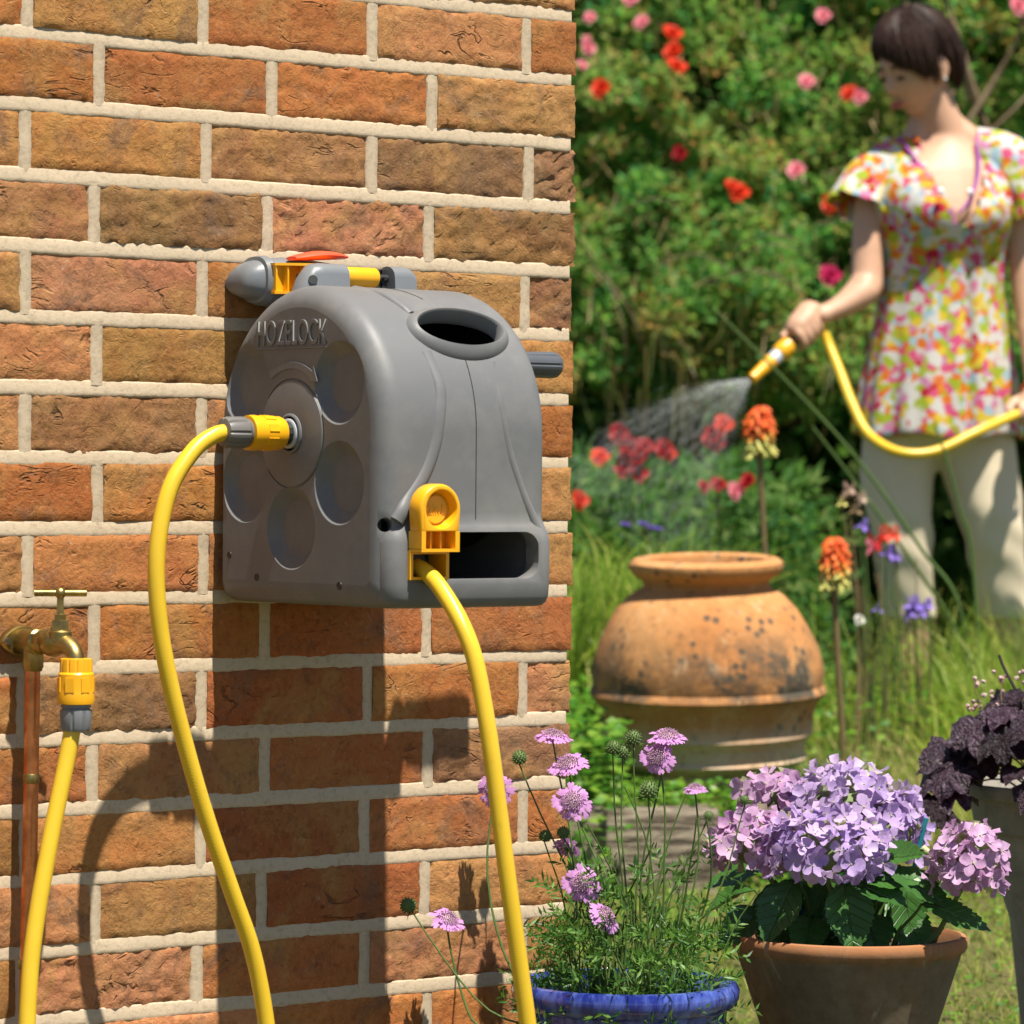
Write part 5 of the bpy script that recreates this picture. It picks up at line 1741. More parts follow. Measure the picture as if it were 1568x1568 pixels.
# ---- long green stalks leaning across
for i, (pts, lab) in enumerate((([(.93, 7.95, .30), (.895, 7.90, .581), (.816, 7.90, .704), (.684, 7.90, .885), (.540, 7.90, 1.040), (.395, 7.90, 1.182)], 'longest green stalk slanting up to the left, past the spray nozzle'),
                                ([(.94, 8.0, .30), (.90, 7.96, .52), (.80, 7.94, .68), (.67, 7.93, .855), (.60, 7.93, .945)], 'green stalk lying just under the longest slanting stalk'),
                                ([(.955, 8.0, .30), (.931, 8.0, .677), (.904, 8.0, .782), (.874, 8.0, .890), (.850, 8.0, .955)], 'green stalk rising between the legs of the woman'))):
    t = thing('green_stalk', G(*pts[0]), lab, 'stalk', 'long green stalks by the woman')
    p = catmull(pts, 8); mb = MB(); mb.tube(p, [.0050 - .0030 * k / (len(p) - 1) for k in range(len(p))], 8); mb.build('stalk', M_STEM, t, g=True)

# ---- columbines in front of the legs
def columbine(base, fl, lab, key):
    t = thing('columbine', G(*base), lab, 'flower')
    for i, (p, mat, r) in enumerate(fl):
        stem(t, (base[0] + .01 * i, base[1], base[2]), p, .0026, .0014, (.012, 0, .0), M_STEM2 if i % 2 else M_STEM)
        mb = MB(); rgc = random.Random(i + key)
        for k in range(5):
            a = 2 * math.pi * k / 5
            M = Matrix.Translation(Vector(p)) @ Matrix.Rotation(rgc.uniform(-.6, .6), 4, 'Y') @ Matrix.Rotation(a, 4, 'Z')
            mb.add([(0, 0, 0), (r * .6, -r * .35, -r * .3), (r * .6, r * .35, -r * .3), (r * 1.15, 0, -r * .75), (r * .3, 0, r * .1)], [(0, 1, 4), (0, 4, 2), (1, 3, 4), (4, 3, 2)], M)
            mb.tube([M @ Vector((r * .3, 0, 0)), M @ Vector((r * .4, 0, r * .6)), M @ Vector((r * .2, 0, r * 1.0))], [r * .14, r * .10, r * .04], 5)
        mb.build('flower', mat, t, g=True)
    for k in range(7):
        rgc = random.Random(k * 3 + key)
        stem(t, (base[0], base[1], base[2]), (base[0] + rgc.uniform(-.06, .06), base[1] + rgc.uniform(-.05, .05), base[2] + rgc.uniform(.25, .5)), .0022, .0012, (.01, 0, 0), M_STEM if k % 2 else M_STEM2)
    return t


columbine((.70, 7.60, .20), [((.716, 7.6, .735), M_REDF, .020), ((.700, 7.6, .722), M_DRED, .024), ((.735, 7.6, .735), M_REDF, .018), ((.690, 7.6, .712), M_PINK, .018), ((.726, 7.6, .700), M_PUR, .020), ((.735, 7.6, .692), M_PUR, .015)], 'red columbine with a violet bloom in front of the near trouser leg', 1)
columbine((.655, 7.55, .19), [((.674, 7.6, .752), M_PUR, .016), ((.645, 7.6, .820), petalmat('dusky_pink_petal', (.46, .30, .24), (.36, .26, .16)), .018), ((.672, 7.6, .805), petalmat('cream_pink_petal', (.55, .40, .33), (.4, .3, .2)), .015), ((.634, 7.6, .795), M_POKY, .012), ((.660, 7.6, .78), M_STEM2, .015)], 'faded dusky seed heads and one violet bloom right of the tall poker', 5)
columbine((.76, 7.60, .20), [((.773, 7.6, .600), M_PUR, .022), ((.790, 7.6, .590), M_PUR, .018), ((.800, 7.6, .602), M_PUR, .015), ((.765, 7.6, .585), M_PUR, .018), ((.704, 7.6, .592), M_PUR, .012)], 'low violet columbine in the grass below the bare calf', 9)
wf = thing('white_flower', G(.655, 7.45, .18), 'single small white flower low in the grass right of the urn', 'flower')
stem(wf, (.655, 7.45, .18), (.650, 7.40, .572), .002, .0014, (.01, 0, 0)); o = link('bloom', mesh_of(blossom(5), 'bloom', petalmat('white_petal', (.7, .7, .62))), None, wf); o.location = G(.650, 7.40, .578) - wl(wf); o.scale = (.012,) * 3; o.rotation_euler = (.9, .3, AZ)

# ================================================================== nozzle, hose in hand, spray
NZ0, NZ1 = Vector(G(.628, 8.288, 1.166)), Vector(G(.495, 8.202, 1.047))
nax = (NZ1 - NZ0).normalized()
nz = thing('spray_nozzle', NZ0, 'yellow and grey hose nozzle held in the hand of the woman', 'hose nozzle')
LEN = (NZ1 - NZ0).length
mb = MB(); mb.lathe([(.010, 0), (.0135, .004), (.0135, .02), (.012, .06), (.0125, LEN * .42), (.010, LEN * .42)], NZ0, nax, 20); mb.build('grip', M_NUT, nz)
mb = MB(); mb.lathe([(.012, LEN * .38), (.0185, LEN * .40), (.0195, LEN * .44), (.0195, LEN * .55), (.0165, LEN * .575), (.012, LEN * .575)], NZ0, nax, 24); mb.build('collar', M_YEL, nz)
mb = MB(); mb.lathe([(.012, LEN * .565), (.0150, LEN * .57), (.0150, LEN * .68), (.012, LEN * .685)], NZ0, nax, 24); mb.build('twist_ring', M_PALE, nz)
mb = MB(); mb.lathe([(.012, LEN * .67), (.0155, LEN * .68), (.0145, LEN * .74), (.0110, LEN * .96), (.0118, LEN), (.005, LEN), (.004, LEN * .97)], NZ0, nax, 24); mb.build('nozzle_tip', M_YEL, nz)
HC = [(.628, 8.288, 1.166), (.644, 8.292, 1.156), (.660, 8.285, 1.118), (.679, 8.253, 1.066), (.702, 8.195, .994), (.732, 8.151, .933), (.788, 8.101, .897), (.861, 8.101, .898), (.943, 8.125, .935), (1.000, 8.16, .960), (1.058, 8.195, .981), (1.128, 8.215, .985), (1.22, 8.25, .93), (1.32, 8.3, .75), (1.42, 8.3, .5), (1.5, 8.25, .25)]
hose('spray_hose', [G(*p) for p in HC], 'yellow hose sagging in a loop in front of the woman', r=.0105, n=14)
# water: fine streaks and drops fanning out from the tip
n = NT('water_drops'); n.base((.95, .97, .98), .15, .5)
tl = n.new('BsdfTranslucent'); tl.inputs[0].default_value = (.95, .97, .98, 1); m2 = n.new('MixShader'); m2.inputs[0].default_value = .5
n.l.new(n.b.outputs[0], m2.inputs[1]); n.l.new(tl.outputs[0], m2.inputs[2])
tp = n.new('BsdfTransparent'); ms = n.new('MixShader'); ms.inputs[0].default_value = .24
n.l.new(tp.outputs[0], ms.inputs[1]); n.l.new(m2.outputs[0], ms.inputs[2]); n.l.new(ms.outputs[0], n.out.inputs[0])
M_WATER = n.m
g = np.random.default_rng(61)
N = 5600
t = g.uniform(0, 1, N) ** .95
ax = np.array([(.16 - .495), -.10, -.035]); ax2 = np.array([(.40 - .495), -.08, -.20])
f = np.concatenate([g.beta(.6, 3.0, N // 2), g.beta(2.5, 1.2, N - N // 2)])[:, None]
D = ax * (1 - f) + ax2 * f + g.normal(0, .022, (N, 3))
T = t[:, None] * 1.15
pos = np.array([.495, 8.202, 1.047]) + D * T + np.array([0, 0, -.13]) * T * T
vel = norm(D + np.array([0, 0, -.26]) * T)
V, F = leaves(pos, vel, g.normal(0, 1, (N, 3)), g.uniform(.010, .034, N), .00055 + .0003 * T[:, 0])
sp = bulk('water_spray', Gn(V), F, M_WATER, None, None, 'stuff', org=np.array(NZ1))

# ================================================================== the woman
def skinmat():
    n = NT('skin'); c = n.coord()
    f = n.noise(c, 14, 4)
    n.base(n.mix(f, (.50, .285, .18), (.56, .335, .225)), .5, .35)
    n.b.inputs['Subsurface Weight'].default_value = .12
    n.b.inputs['Subsurface Radius'].default_value = (.012, .005, .003)
    n.bump(n.noise(c, 260, 3), .12, .001)
    return n.m


def printmat():
    n = NT('flower_print_cotton'); c = n.coord()
    d = n.new('TexNoise'); d.inputs['Scale'].default_value = 30; d.inputs['Detail'].default_value = 3; n.l.new(c, d.inputs['Vector'])
    va = n.new('VectorMath', operation='MULTIPLY_ADD'); n.l.new(d.outputs['Color'], va.inputs[0]); va.inputs[1].default_value = (.035, .035, .035); n.l.new(c, va.inputs[2])
    v = n.new('TexVoronoi'); v.inputs['Scale'].default_value = 62; n.l.new(va.outputs[0], v.inputs['Vector'])
    w = n.new('TexVoronoi'); w.inputs['Scale'].default_value = 19; n.l.new(va.outputs[0], w.inputs['Vector'])
    sx = n.new('SeparateColor'); n.l.new(v.outputs['Color'], sx.inputs[0])
    sw = n.new('SeparateColor'); n.l.new(w.outputs['Color'], sw.inputs[0])
    W = (.60, .58, .54)
    k = n.ramp(sx.outputs[0], [(0, W), (.20, (.34, .42, .03)), (.38, (.66, .48, .04)), (.50, (.66, .17, .02)), (.59, (.62, .09, .20)), (.72, W), (.82, (.34, .48, .54)), (.89, (.55, .22, .38)), (.95, (.45, .02, .04))], 'CONSTANT')
    big = n.ramp(sw.outputs[0], [(0, (.64, .13, .28)), (.3, (.64, .47, .04)), (.5, (.66, .17, .03)), (.68, (.36, .42, .03)), (.9, (.52, .06, .18))], 'CONSTANT')
    fl = n.ramp(w.outputs['Distance'], [(.0, 1), (.27, 1), (.36, 0)])
    sel = n.ramp(sw.outputs[1], [(.0, 1), (.62, 0)], 'CONSTANT')
    k = n.mix(n.math('MULTIPLY', n.math('MULTIPLY', fl, sel), .9), k, big)
    ey = n.math('MULTIPLY', n.ramp(w.outputs['Distance'], [(.0, 1), (.09, 1), (.12, 0)]), sel)
    k = n.mix(ey, k, (.66, .12, .02))
    n.base(k, .8, .2)
    wv = n.noise(c, 500, 2); n.bump(wv, .15, .0006)
    tr = n.new('BsdfTranslucent'); n.l.new(k, tr.inputs[0])
    ms = n.new('MixShader'); ms.inputs[0].default_value = .18
    n.l.new(n.b.outputs[0], ms.inputs[1]); n.l.new(tr.outputs[0], ms.inputs[2]); n.l.new(ms.outputs[0], n.out.inputs[0])
    return n.m


def clothmat(name, a, b):
    n = NT(name); c = n.coord(); f = n.noise(c, 9, 4)
    n.base(n.mix(f, a, b), .85, .2); n.bump(n.noise(c, 350, 2), .25, .0008)
    return n.m


def hairmat():
    n = NT('dark_hair'); c = n.coord('Object', (1, 1, 1))
    f = n.noise(c, 90, 4, .7)
    n.base(n.mix(f, (.012, .006, .005), (.050, .024, .016)), .55, .22)
    return n.m


M_SKIN, M_PRINT, M_HAIR = skinmat(), printmat(), hairmat()
PS, PD, PZ = .90, 8.40, ground_z(.9, 8.4)
woman = thing('person', G(PS, PD, PZ), 'woman in a flower print blouse and beige cropped trousers watering with a hose', 'person')


def ell(c, rx, ry, n=28, tilt=0.0, rot=0.0, p=2.0):
    """one level ring of an elliptical section: rx across, ry in depth (garden frame); tilt lifts it to the right"""
    out = []
    for j in range(n):
        a = 2 * math.pi * j / n
        ca, sa = math.cos(a), math.sin(a)
        x = rx * math.copysign(abs(ca) ** (2 / p), ca); y = ry * math.copysign(abs(sa) ** (2 / p), sa)
        X = x * math.cos(rot) - y * math.sin(rot); Y = x * math.sin(rot) + y * math.cos(rot)
        out.append(Vector((c[0] + X, c[1] + Y, c[2] + tilt * X)))
    return out


# ---- body in one skin
bd = MB()
# torso and neck
bd.rings([ell(c, rx, ry, 28, t, .25) for c, rx, ry, t in (((.900, 8.415, .93), .148, .100, 0), ((.902, 8.42, 1.05), .150, .098, 0), ((.904, 8.42, 1.16), .128, .084, 0), ((.906, 8.42, 1.26), .116, .080, 0), ((.908, 8.405, 1.30), .122, .096, 0), ((.908, 8.405, 1.34), .128, .106, 0), ((.908, 8.40, 1.37), .132, .117, .01), ((.910, 8.40, 1.40), .140, .120, .02), ((.910, 8.40, 1.43), .148, .108, .03), ((.912, 8.402, 1.465), .150, .094, .04), ((.914, 8.405, 1.495), .150, .082, .05), ((.916, 8.412, 1.525), .110, .068, .08), ((.915, 8.415, 1.548), .066, .056, .05), ((.912, 8.415, 1.570), .044, .046, 0))])
bd.tube([(.915, 8.418, 1.53), (.910, 8.412, 1.58), (.890, 8.405, 1.63), (.866, 8.40, 1.69)], [.056, .044, .042, .046], 20)
bd.tube(catmull([(.888, 8.415, 1.640), (.925, 8.420, 1.585), (.975, 8.420, 1.545), (1.035, 8.415, 1.505)], 4), [.030, .032, .034, .035, .036, .037, .038, .038, .038, .038, .038, .038, .038], 14)
bd.tube(catmull([(.872, 8.415, 1.620), (.862, 8.418, 1.575), (.835, 8.418, 1.535), (.795, 8.415, 1.500)], 4), [.028, .030, .032, .034, .035, .036, .037, .037, .037, .037, .037, .037, .037], 14)
# shoulders, arms: right (towards the left of the picture) reaches forward to the nozzle
bd.tube(catmull([(.850, 8.41, 1.490), (.785, 8.41, 1.476), (.758, 8.395, 1.430), (.748, 8.37, 1.34), (.744, 8.35, 1.262), (.735, 8.335, 1.235)], 5), [.050, .050, .049, .047, .045, .043, .042, .041, .040, .039, .038, .037, .037, .036, .036, .035, .035, .034, .034, .034, .034, .035, .036, .036, .036, .035], 18)
bd.tube(catmull([(.742, 8.345, 1.248), (.725, 8.33, 1.228), (.690, 8.31, 1.204), (.655, 8.295, 1.187), (.635, 8.290, 1.180)], 5), [.034, .036, .038, .039, .039, .038, .037, .035, .033, .031, .029, .0275, .026, .025, .024, .0235, .025, .025, .025, .025, .025], 18, flat=.85)
bd.tube(catmull([(.975, 8.41, 1.505), (1.035, 8.41, 1.488), (1.062, 8.40, 1.430), (1.078, 8.39, 1.33), (1.088, 8.37, 1.225), (1.096, 8.33, 1.13), (1.094, 8.28, 1.05), (1.086, 8.245, 1.018)], 4), [.048, .049, .048, .046, .044, .042, .040, .039, .038, .037, .036, .036, .036, .036, .036, .036, .036, .035, .034, .035, .033, .031, .029, .027, .026, .025, .025, .025, .025, .025], 18)
# legs
for pts, rr in (([(.845, 8.41, .98), (.822, 8.405, .86), (.824, 8.39, .74), (.836, 8.40, .64), (.845, 8.41, .54), (.843, 8.42, .42), (.842, 8.42, .30), (.842, 8.41, .26)], (.075, .062, .048, .042, .045, .040, .030, .032)), ([(.960, 8.41, .98), (.985, 8.405, .86), (1.015, 8.40, .73), (1.035, 8.41, .64), (1.050, 8.42, .55), (1.062, 8.43, .43), (1.066, 8.43, .30), (1.066, 8.42, .26)], (.075, .062, .048, .042, .045, .040, .030, .032))):
    p = catmull(pts, 3); r_ = np.interp(np.linspace(0, 1, len(p)), np.linspace(0, 1, len(rr)), rr)
    bd.tube(p, list(r_), 18)
for s in (.842, 1.066): bd.tube(catmull([(s, 8.45, .245), (s - .01, 8.40, .245), (s - .02, 8.33, .232), (s - .025, 8.27, .226)], 3), [.028, .032, .034, .035, .036, .036, .037, .036, .034, .024], 14, flat=.75)

# head, built facing +y of its own frame, then turned to the left and down
HCEN = Vector((.846, 8.388, 1.716))
psi, phi = R(52), R(24)
HF = Vector((-math.sin(psi) * math.cos(phi), -math.cos(psi) * math.cos(phi), -math.sin(phi)))
HX = Vector((-math.cos(psi), math.sin(psi), 0))                # towards the right ear of the woman (far side)
HX = (HX - HF * HX.dot(HF)).normalized()
HU = HX.cross(HF).normalized()
if HU.z < 0: HU = -HU
HM = Matrix(((HX.x, HF.x, HU.x, HCEN.x), (HX.y, HF.y, HU.y, HCEN.y), (HX.z, HF.z, HU.z, HCEN.z), (0, 0, 0, 1))) @ Matrix.Scale(.93, 4)
GA = lambda v, c, s: math.exp(-(((v[0] - c[0]) / s[0]) ** 2 + ((v[1] - c[1]) / s[1]) ** 2))


def skull(u, v):
    """point of the head: u azimuth (0 = front, to the right ear +), v from -pi/2 (chin) to pi/2 (crown)"""
    cu, su = math.cos(u), math.sin(u); cv, sv = math.cos(v), math.sin(v)
    x = .071 * cv * su; y = .090 * cv * cu - .004; z = .112 * sv
    if z < 0:
        k = -z / .112
        x *= 1 - .30 * k * k; y = y * (1 - .12 * k) + (.016 * k if cu > 0 else .030 * k)
    X, Z = x, z
    if cu > 0:
        q = (X, Z)
        y += .022 * GA(q, (0, -.026), (.011, .014)) + .014 * GA(q, (0, -.008), (.009, .020))
        y -= .010 * GA(q, (.031, .006), (.017, .011)) + .010 * GA(q, (-.031, .006), (.017, .011))
        y += .005 * GA(q, (0, .028), (.05, .012))
        y += .008 * GA(q, (0, -.056), (.020, .007)) + .009 * GA(q, (0, -.067), (.018, .006)) - .004 * GA(q, (0, -.0615), (.022, .0025)) - .005 * GA(q, (0, -.077), (.02, .006))
        y += .012 * GA(q, (0, -.096), (.022, .014))
        y += .005 * (GA(q, (.040, -.025), (.02, .02)) + GA(q, (-.040, -.025), (.02, .02)))
    return Vector((x, y, z))


rs = []
for i in range(41):
    v = -math.pi / 2 + math.pi * (i + .3) / 40.6
    rs.append([skull(2 * math.pi * j / 56, v) for j in range(56)])
bd.rings(rs, M=HM)
for sx in (-1, 1):
    q = Matrix.Rotation(sx * .35, 3, 'Z').to_quaternion()
    bd.ball((sx * .073, -.008, -.012), (.008, .017, .030), 12, 8, HM, q)
    bd.ball((sx * .074, -.003, -.034), (.007, .010, .012), 10, 6, HM)

# right hand closed round the grip of the nozzle
gN0, gN1 = Vector((.628, 8.288, 1.166)), Vector((.495, 8.202, 1.047))
ga = (gN1 - gN0).normalized()
gup = (Vector((0, 0, 1)) - ga * ga.z).normalized()
gsd = ga.cross(gup).normalized()          # across the grip
if gsd.y > 0: gsd = -gsd                   # towards the camera


def gp(t, ang, r):
    """point beside the grip: t metres along it, at angle ang (0 up, 90 towards the camera), r from its axis"""
    a = R(ang); return gN0 + ga * t + (gup * math.cos(a) + gsd * math.sin(a)) * r


bd.tube([gp(-.020, -10, .030), gp(.0, 0, .028), gp(.020, 10, .0265), (gp(.045, 15, .0255)), gp(.062, 15, .022)], [.024, .0275, .0285, .026, .018], 16, flat=.72)
for k, (t, L, r) in enumerate(((.060, 1.0, .0086), (.042, 1.08, .0090), (.023, 1.0, .0086), (.006, .84, .0078))):
    a0 = 25
    pts = [gp(t - .004, a0 - 10, .0275), gp(t, a0 + 35 * L, .0285), gp(t + .002, a0 + 85 * L, .0265), gp(t + .002, a0 + 135 * L, .0235), gp(t + .001, a0 + 175 * L, .0225)]
    p = catmull(pts, 4); bd.tube(p, [r * (1.08 - .32 * i / (len(p) - 1)) * (1.08 if i in (4, 9) else 1) for i in range(len(p))], 10)
pts = [gp(.004, -40, .0285), gp(.028, -48, .0285), gp(.058, -30, .0235), gp(.084, -12, .0215)]
p = catmull(pts, 4); bd.tube(p, [.0125 - .0042 * i / (len(p) - 1) for i in range(len(p))], 12)
# left hand, lightly holding the hose at the side
LH = Vector((1.080, 8.222, 1.000))
bd.tube([LH + Vector((.006, .022, .020)), LH + Vector((.0, .0, .012)), LH + Vector((-.012, -.012, -.006))], [.025, .028, .022], 14, flat=.7)
for k in range(4):
    o_ = Vector((-.030 + .018 * k, -.012, -.004 - .003 * abs(k - 1.5)))
    p = catmull([LH + o_ + Vector((0, 0, .012)), LH + o_ + Vector((0, -.022, .0)), LH + o_ + Vector((0, -.026, -.020)), LH + o_ + Vector((0, -.010, -.034)), LH + o_ + Vector((0, .006, -.034))], 4)
    bd.tube(p, [.0088 - .0026 * i / (len(p) - 1) for i in range(len(p))], 10)
p = catmull([LH + Vector((-.012, .012, .012)), LH + Vector((-.040, .006, .004)), LH + Vector((-.052, -.012, -.012)), LH + Vector((-.050, -.026, -.020))], 4)
bd.tube(p, [.0120 - .0038 * i / (len(p) - 1) for i in range(len(p))], 10)
body = bd.build('body', M_SKIN, woman, g=True)
md = body.modifiers.new('r', 'REMESH'); md.mode = 'VOXEL'; md.voxel_size = .0042; md.use_smooth_shade = True
md = body.modifiers.new('s', 'SMOOTH'); md.factor = .5; md.iterations = 5
baked(body)
body.data.polygons.foreach_set('use_smooth', [True] * len(body.data.polygons))
if not body.data.materials: body.data.materials.append(M_SKIN)


def hp(x, y, z): return HM @ Vector((x, y, z))


# face details
M_EYE = plastic('eye_white', (.6, .58, .55), .2, .05); M_LIP = plastic('lips', (.42, .10, .085), .4, .1); M_BROW = plastic('brow', (.02, .012, .01), .8, .1)
for sx in (-1, 1):
    mb = MB(); mb.ball(hp(sx * .030, .0722, .0075), .0132, 14, 9); mb.build('eyelid', M_SKIN, woman, g=True)
    mb = MB(); mb.ball(hp(sx * .030, .0705, .004), .0125, 14, 9); e = mb.build('eye', M_EYE, woman, g=True)
    mb = MB(); mb.ball(hp(sx * .030, .0800, .0015), .0058, 10, 7); mb.build('iris', M_BROW, e, g=True)
    mb = MB(); mb.tube([hp(sx * .016, .0835, -.0025), hp(sx * .028, .0870, -.0050), hp(sx * .043, .0775, -.002)], [.0014, .0030, .0018], 6); mb.build('eyelashes', M_BROW, woman, g=True)
    mb = MB(); mb.tube([hp(sx * .014, .0895, .022), hp(sx * .030, .0860, .027), hp(sx * .046, .0745, .023)], [.0026, .0034, .0016], 6); mb.build('eyebrow', M_BROW, woman, g=True)
for z, r in ((-.0575, .0042), (-.0655, .0050)):
    mb = MB(); mb.tube([hp(-.021, .0860, -.0615), hp(-.010, .0945, z), hp(0, .0965, z + .0005), hp(.010, .0945, z), hp(.021, .0860, -.0615)], [.0008, r * .9, r, r * .9, .0008], 8); mb.build('lip', M_LIP, woman, g=True)
mb = MB(); mb.ball(hp(-.078, .000, -.040), .0042, 10, 7); mb.build('earring', M_PALE, woman, g=True)

# hair: a short crop with the fringe swept across, ear left free
hair = MB()


def hairline(u):
    """how far down the hair comes (angle v) at azimuth u"""
    w = (u + math.pi) % (2 * math.pi) - math.pi           # 0 front, + towards the far ear
    a = abs(w)
    base = .34 - .10 * math.cos(w * 2)
    if -1.25 < w < .95: return .55 - .92 * ((.95 - w) / 2.2) ** 2.3     # fringe swept down to a lock before the near ear
    if a < 1.35: return .30 if w > 0 else .05
    if a < 1.95: return .16                                # over the ear
    return -.62 + .12 * (a - 2.5)


M_ = 90
rs = []
for i in range(17):
    t = i / 16; q = []
    for j in range(M_):
        u = 2 * math.pi * j / M_
        lo = sum(hairline(u + k * .07) for k in (-2, -1, 0, 1, 2)) / 5 + .06 * noise.noise(Vector((j * 1.7, 0, 0)))
        v = math.pi / 2 - .02 - (math.pi / 2 - .02 - lo) * t
        p = skull(u, v); cu, su = math.cos(u), math.sin(u)
        base = Vector((.071 * math.cos(v) * su, .090 * math.cos(v) * cu - .004, .112 * math.sin(v)))
        nn = Vector((base.x / .071 ** 2, base.y / .09 ** 2, base.z / .112 ** 2)).normalized()
        th = (.019 + .004 * noise.noise(base * 30)) * (1 - .55 * t ** 5) + .0022 * math.sin(j * 2.9 + 3 * t) * t + (.008 if cu < -.1 else .003)
        q.append(HM @ (base + nn * th))
    rs.append(q)
inn = []
for i in range(16, 3, -1):
    q = []
    for j in range(M_):
        p = rs[i][j]; c_ = HM @ Vector((0, -.004, 0)); q.append(p + (c_ - p) * (.13 if i == 16 else .2))
    inn.append(q)
hair.rings(rs + inn)
ho = hair.build('hair', M_HAIR, woman, 80, g=True)
rg = random.Random(3); st = MB()
for k in range(420):
    u = rg.uniform(0, 2 * math.pi); t0 = rg.uniform(.1, .6); sw = rg.uniform(-.25, .1)
    lo = hairline(u) - rg.uniform(-.05, .10); pts = []
    for i in range(6):
        t = t0 + (1 - t0) * i / 5; uu = u + sw * t; v = math.pi / 2 - .02 - (math.pi / 2 - .02 - lo) * t
        b = Vector((.071 * math.cos(v) * math.sin(uu), .090 * math.cos(v) * math.cos(uu) - .004, .112 * math.sin(v)))
        nn = Vector((b.x / .071 ** 2, b.y / .09 ** 2, b.z / .112 ** 2)).normalized()
        pts.append(HM @ (b + nn * (.0225 * (1 - .5 * t ** 5) + (.008 if math.cos(uu) < -.1 else .003) + rg.uniform(-.002, .002))))
    st.tube(pts, [.0012, .0021, .0024, .0022, .0018, .0006], 5)
s_ = st.build('loose_strands', M_HAIR, ho, g=True); s_['kind'] = 'stuff'

# ---- blouse
BROT = .22
SEC = [(.905, .932, .180, .140, 0), (.906, .955, .177, .138, 0), (.906, 1.00, .172, .134, 0), (.907, 1.06, .162, .130, 0), (.908, 1.13, .149, .122, 0), (.909, 1.20, .136, .113, 0), (.910, 1.27, .130, .108, 0), (.911, 1.33, .135, .111, 0), (.911, 1.365, .144, .131, 0), (.911, 1.375, .147, .134, 0), (.911, 1.41, .156, .131, .02), (.912, 1.45, .163, .117, .04), (.913, 1.485, .160, .094, .06), (.914, 1.51, .140, .080, .08), (.915, 1.532, .108, .068, .06), (.915, 1.552, .076, .060, .04)]
N_ = 120
bl = MB(); rows = []
for (cx, z, rx, ry, tl) in SEC:
    q = []
    for j in range(N_):
        a = 2 * math.pi * j / N_
        k = max(0, min(1, (1.36 - z) / .42))
        fold = 1 + k * (.030 * math.sin(a * 9 + 1) + .022 * math.sin(a * 17 + z * 9) + .02 * noise.noise(Vector((math.cos(a) * 3, math.sin(a) * 3, z * 4))))
        fold += .012 * noise.noise(Vector((math.cos(a) * 4, math.sin(a) * 4, z * 14 + 5)))
        X, Y = rx * fold * math.cos(a), ry * fold * math.sin(a)
        if 1.34 < z < 1.46:
            for bx in (-.068, .066): Y -= .026 * math.exp(-(((X - bx) / .045) ** 2)) * math.exp(-(((z - 1.405) / .04) ** 2)) * (1 if Y < 0 else 0)
        # inverted pleat under the bust
        if z < 1.365 and Y < 0: Y += .020 * math.exp(-((X - .02) / .010) ** 2) * min(1, (1.37 - z) * 8)
        Xr = X * math.cos(BROT) - Y * math.sin(BROT); Yr = X * math.sin(BROT) + Y * math.cos(BROT)
        q.append(Vector((cx + Xr, 8.41 + Yr, z + tl * Xr + .006 * math.sin(a * 5) * k)))
    rows.append(q)
v = [p for q in rows for p in q]; f = []
for i in range(len(rows) - 1):
    zc = SEC[i + 1][1]
    for j in range(N_):
        a = 2 * math.pi * (j + .5) / N_
        X = SEC[i + 1][2] * math.cos(a); Y = math.sin(a)
        vw = .012 + max(0, (zc - 1.385)) * .40
        if Y < 0 and zc > 1.39 and abs(X + .004) < vw: continue        # the open V neck
        if zc > 1.545: continue
        f.append((i * N_ + j, i * N_ + (j + 1) % N_, (i + 1) * N_ + (j + 1) % N_, (i + 1) * N_ + j))
bl.add(v, f)
bo = bl.build('blouse', M_PRINT, woman, 80, g=True)
md = bo.modifiers.new('so', 'SOLIDIFY'); md.thickness = .004; md.offset = 1
md = bo.modifiers.new('su', 'SUBSURF'); md.levels = 1; md.render_levels = 1
baked(bo); soft(bo, 80)
for pts, rr, ph in (([(.862, 8.405, 1.515), (.800, 8.405, 1.502), (.760, 8.39, 1.468), (.738, 8.375, 1.430), (.728, 8.365, 1.408)], (.058, .062, .064, .068, .070), 0), ([(.965, 8.41, 1.530), (1.030, 8.41, 1.512), (1.072, 8.40, 1.470), (1.100, 8.395, 1.430), (1.112, 8.39, 1.400)], (.060, .066, .070, .078, .084), 2)):
    p = catmull(pts, 5); r_ = np.interp(np.linspace(0, 1, len(p)), np.linspace(0, 1, len(rr)), rr)
    sl = MB(); rs = []
    t0 = None
    for i, c in enumerate(p):
        t = (p[min(i + 1, len(p) - 1)] - p[max(i - 1, 0)]).normalized(); nx = t.cross(Vector((0, 1, 0))).normalized(); ny = t.cross(nx); k = i / (len(p) - 1)
        rs.append([c + (nx * math.cos(a) + ny * math.sin(a) * .88) * r_[i] * (1 + k * k * (.10 * math.sin(a * 6 + ph) + .06 * math.sin(a * 11))) for a in [2 * math.pi * j / 60 for j in range(60)]])
    sl.rings(rs, False, False)
    o = sl.build('sleeve', M_PRINT, woman, 80, g=True)
    md = o.modifiers.new('so', 'SOLIDIFY'); md.thickness = .003; baked(o); soft(o, 80)
M_TRIM = clothmat('violet_trim', (.26, .06, .30), (.36, .10, .38))
for pts in ([(.812, 8.375, 1.562), (.831, 8.345, 1.530), (.854, 8.318, 1.492), (.874, 8.290, 1.455), (.893, 8.268, 1.418), (.906, 8.262, 1.396)], [(.972, 8.375, 1.560), (.974, 8.348, 1.532), (.972, 8.315, 1.494), (.962, 8.286, 1.455), (.944, 8.262, 1.418), (.926, 8.258, 1.396)]):
    mb = MB(); mb.tube(catmull(pts, 5), .0034, 6); mb.build('neck_trim', M_TRIM, woman, g=True)
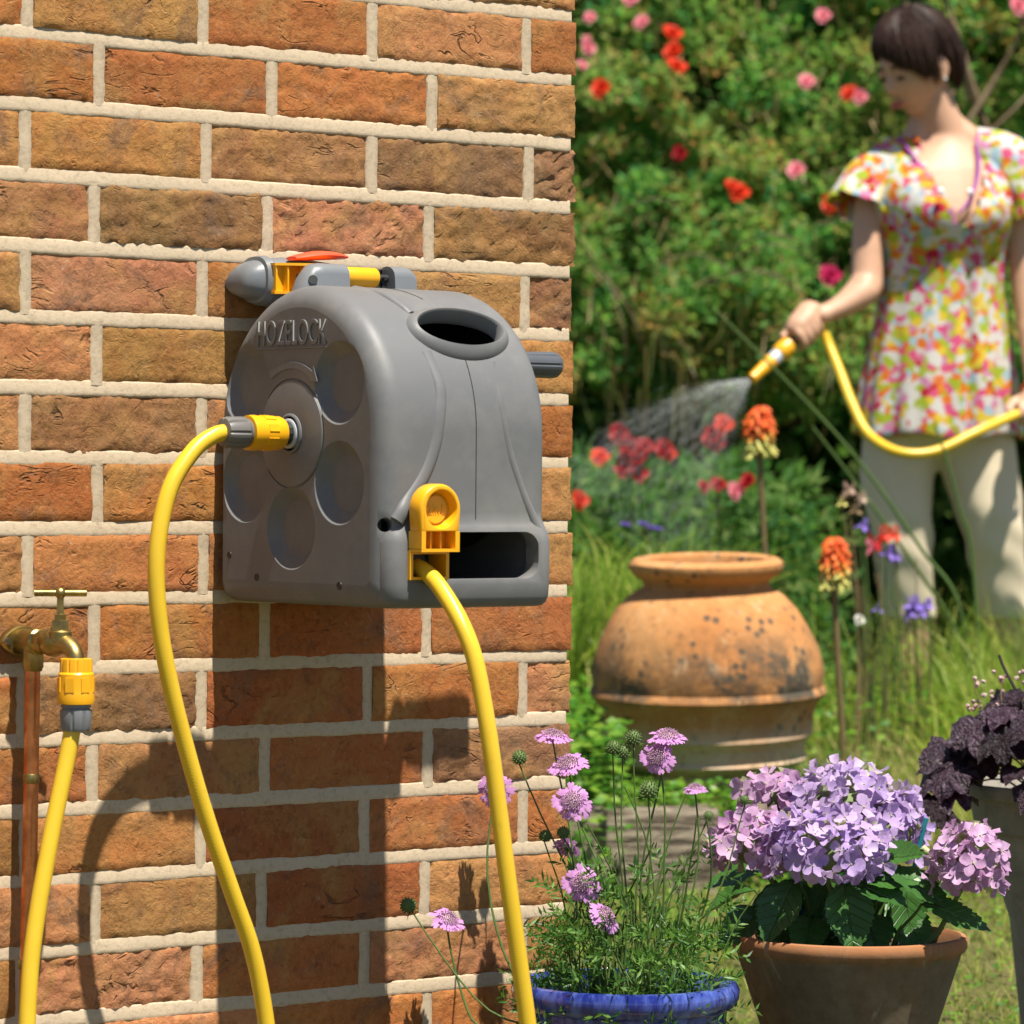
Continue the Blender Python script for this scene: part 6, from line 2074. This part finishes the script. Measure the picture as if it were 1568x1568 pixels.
for s, z, yb in ((.886, 1.440, 8.246), (.948, 1.440, 8.262)):
    mb = MB(); mb.ball((s, yb, z), (.0072, .005, .0072), 12, 7); mb.build('bead', plastic('white_bead', (.8, .8, .78), .25, .05), woman, g=True)
for c, r in (((1.0935, 8.262, 1.036), .031),):
    mb = MB(); mb.lathe([(r, -.007), (r + .004, -.005), (r + .004, .005), (r, .007)], G(*c), (.1, .35, 1), 28, cap=False); mb.build('bracelet', M_RED, woman)

# ---- cropped trousers, one garment
tr = MB()
tr.rings([ell((.905, 8.41, z), rx, ry, 40, 0, .2) for z, rx, ry in ((1.16, .124, .098), (1.08, .145, .110), (1.0, .155, .118), (.95, .150, .112), (.91, .120, .085), (.885, .06, .045))])
for pts, rr in (([(.838, 8.41, .98), (.818, 8.405, .86), (.822, 8.385, .75), (.832, 8.39, .66), (.842, 8.405, .58), (.847, 8.41, .545)], (.088, .080, .066, .059, .056, .057)), ([(.968, 8.41, .98), (.992, 8.405, .86), (1.015, 8.385, .75), (1.030, 8.395, .66), (1.044, 8.41, .58), (1.054, 8.42, .545)], (.090, .082, .068, .060, .057, .058))):
    p = catmull(pts, 6); r_ = np.interp(np.linspace(0, 1, len(p)), np.linspace(0, 1, len(rr)), rr); rs = []
    for i, c in enumerate(p):
        z = c.z
        rs.append([Vector((c.x + r_[i] * w * math.cos(a), c.y + r_[i] * w * .92 * math.sin(a), z)) for a in [2 * math.pi * j / 44 for j in range(44)] for w in (1 + .075 * noise.noise(Vector((math.cos(a) * 1.6 + c.x * 9, math.sin(a) * 1.6, z * 11 + math.cos(a + 1) * .9))) + .04 * math.sin(z * 70 + 3 * math.sin(a + .6)) * math.exp(-((z - .70) / .09) ** 2),)])
    tr.rings(rs)
to = tr.build('trousers', clothmat('beige_cotton', (.60, .51, .36), (.66, .565, .41)), woman, g=True)
md = to.modifiers.new('r', 'REMESH'); md.mode = 'VOXEL'; md.voxel_size = .007; md.use_smooth_shade = True
md = to.modifiers.new('s', 'SMOOTH'); md.factor = .5; md.iterations = 3
m_ = to.data.materials[0]; baked(to)
to.data.polygons.foreach_set('use_smooth', [True] * len(to.data.polygons))
if not to.data.materials: to.data.materials.append(m_)
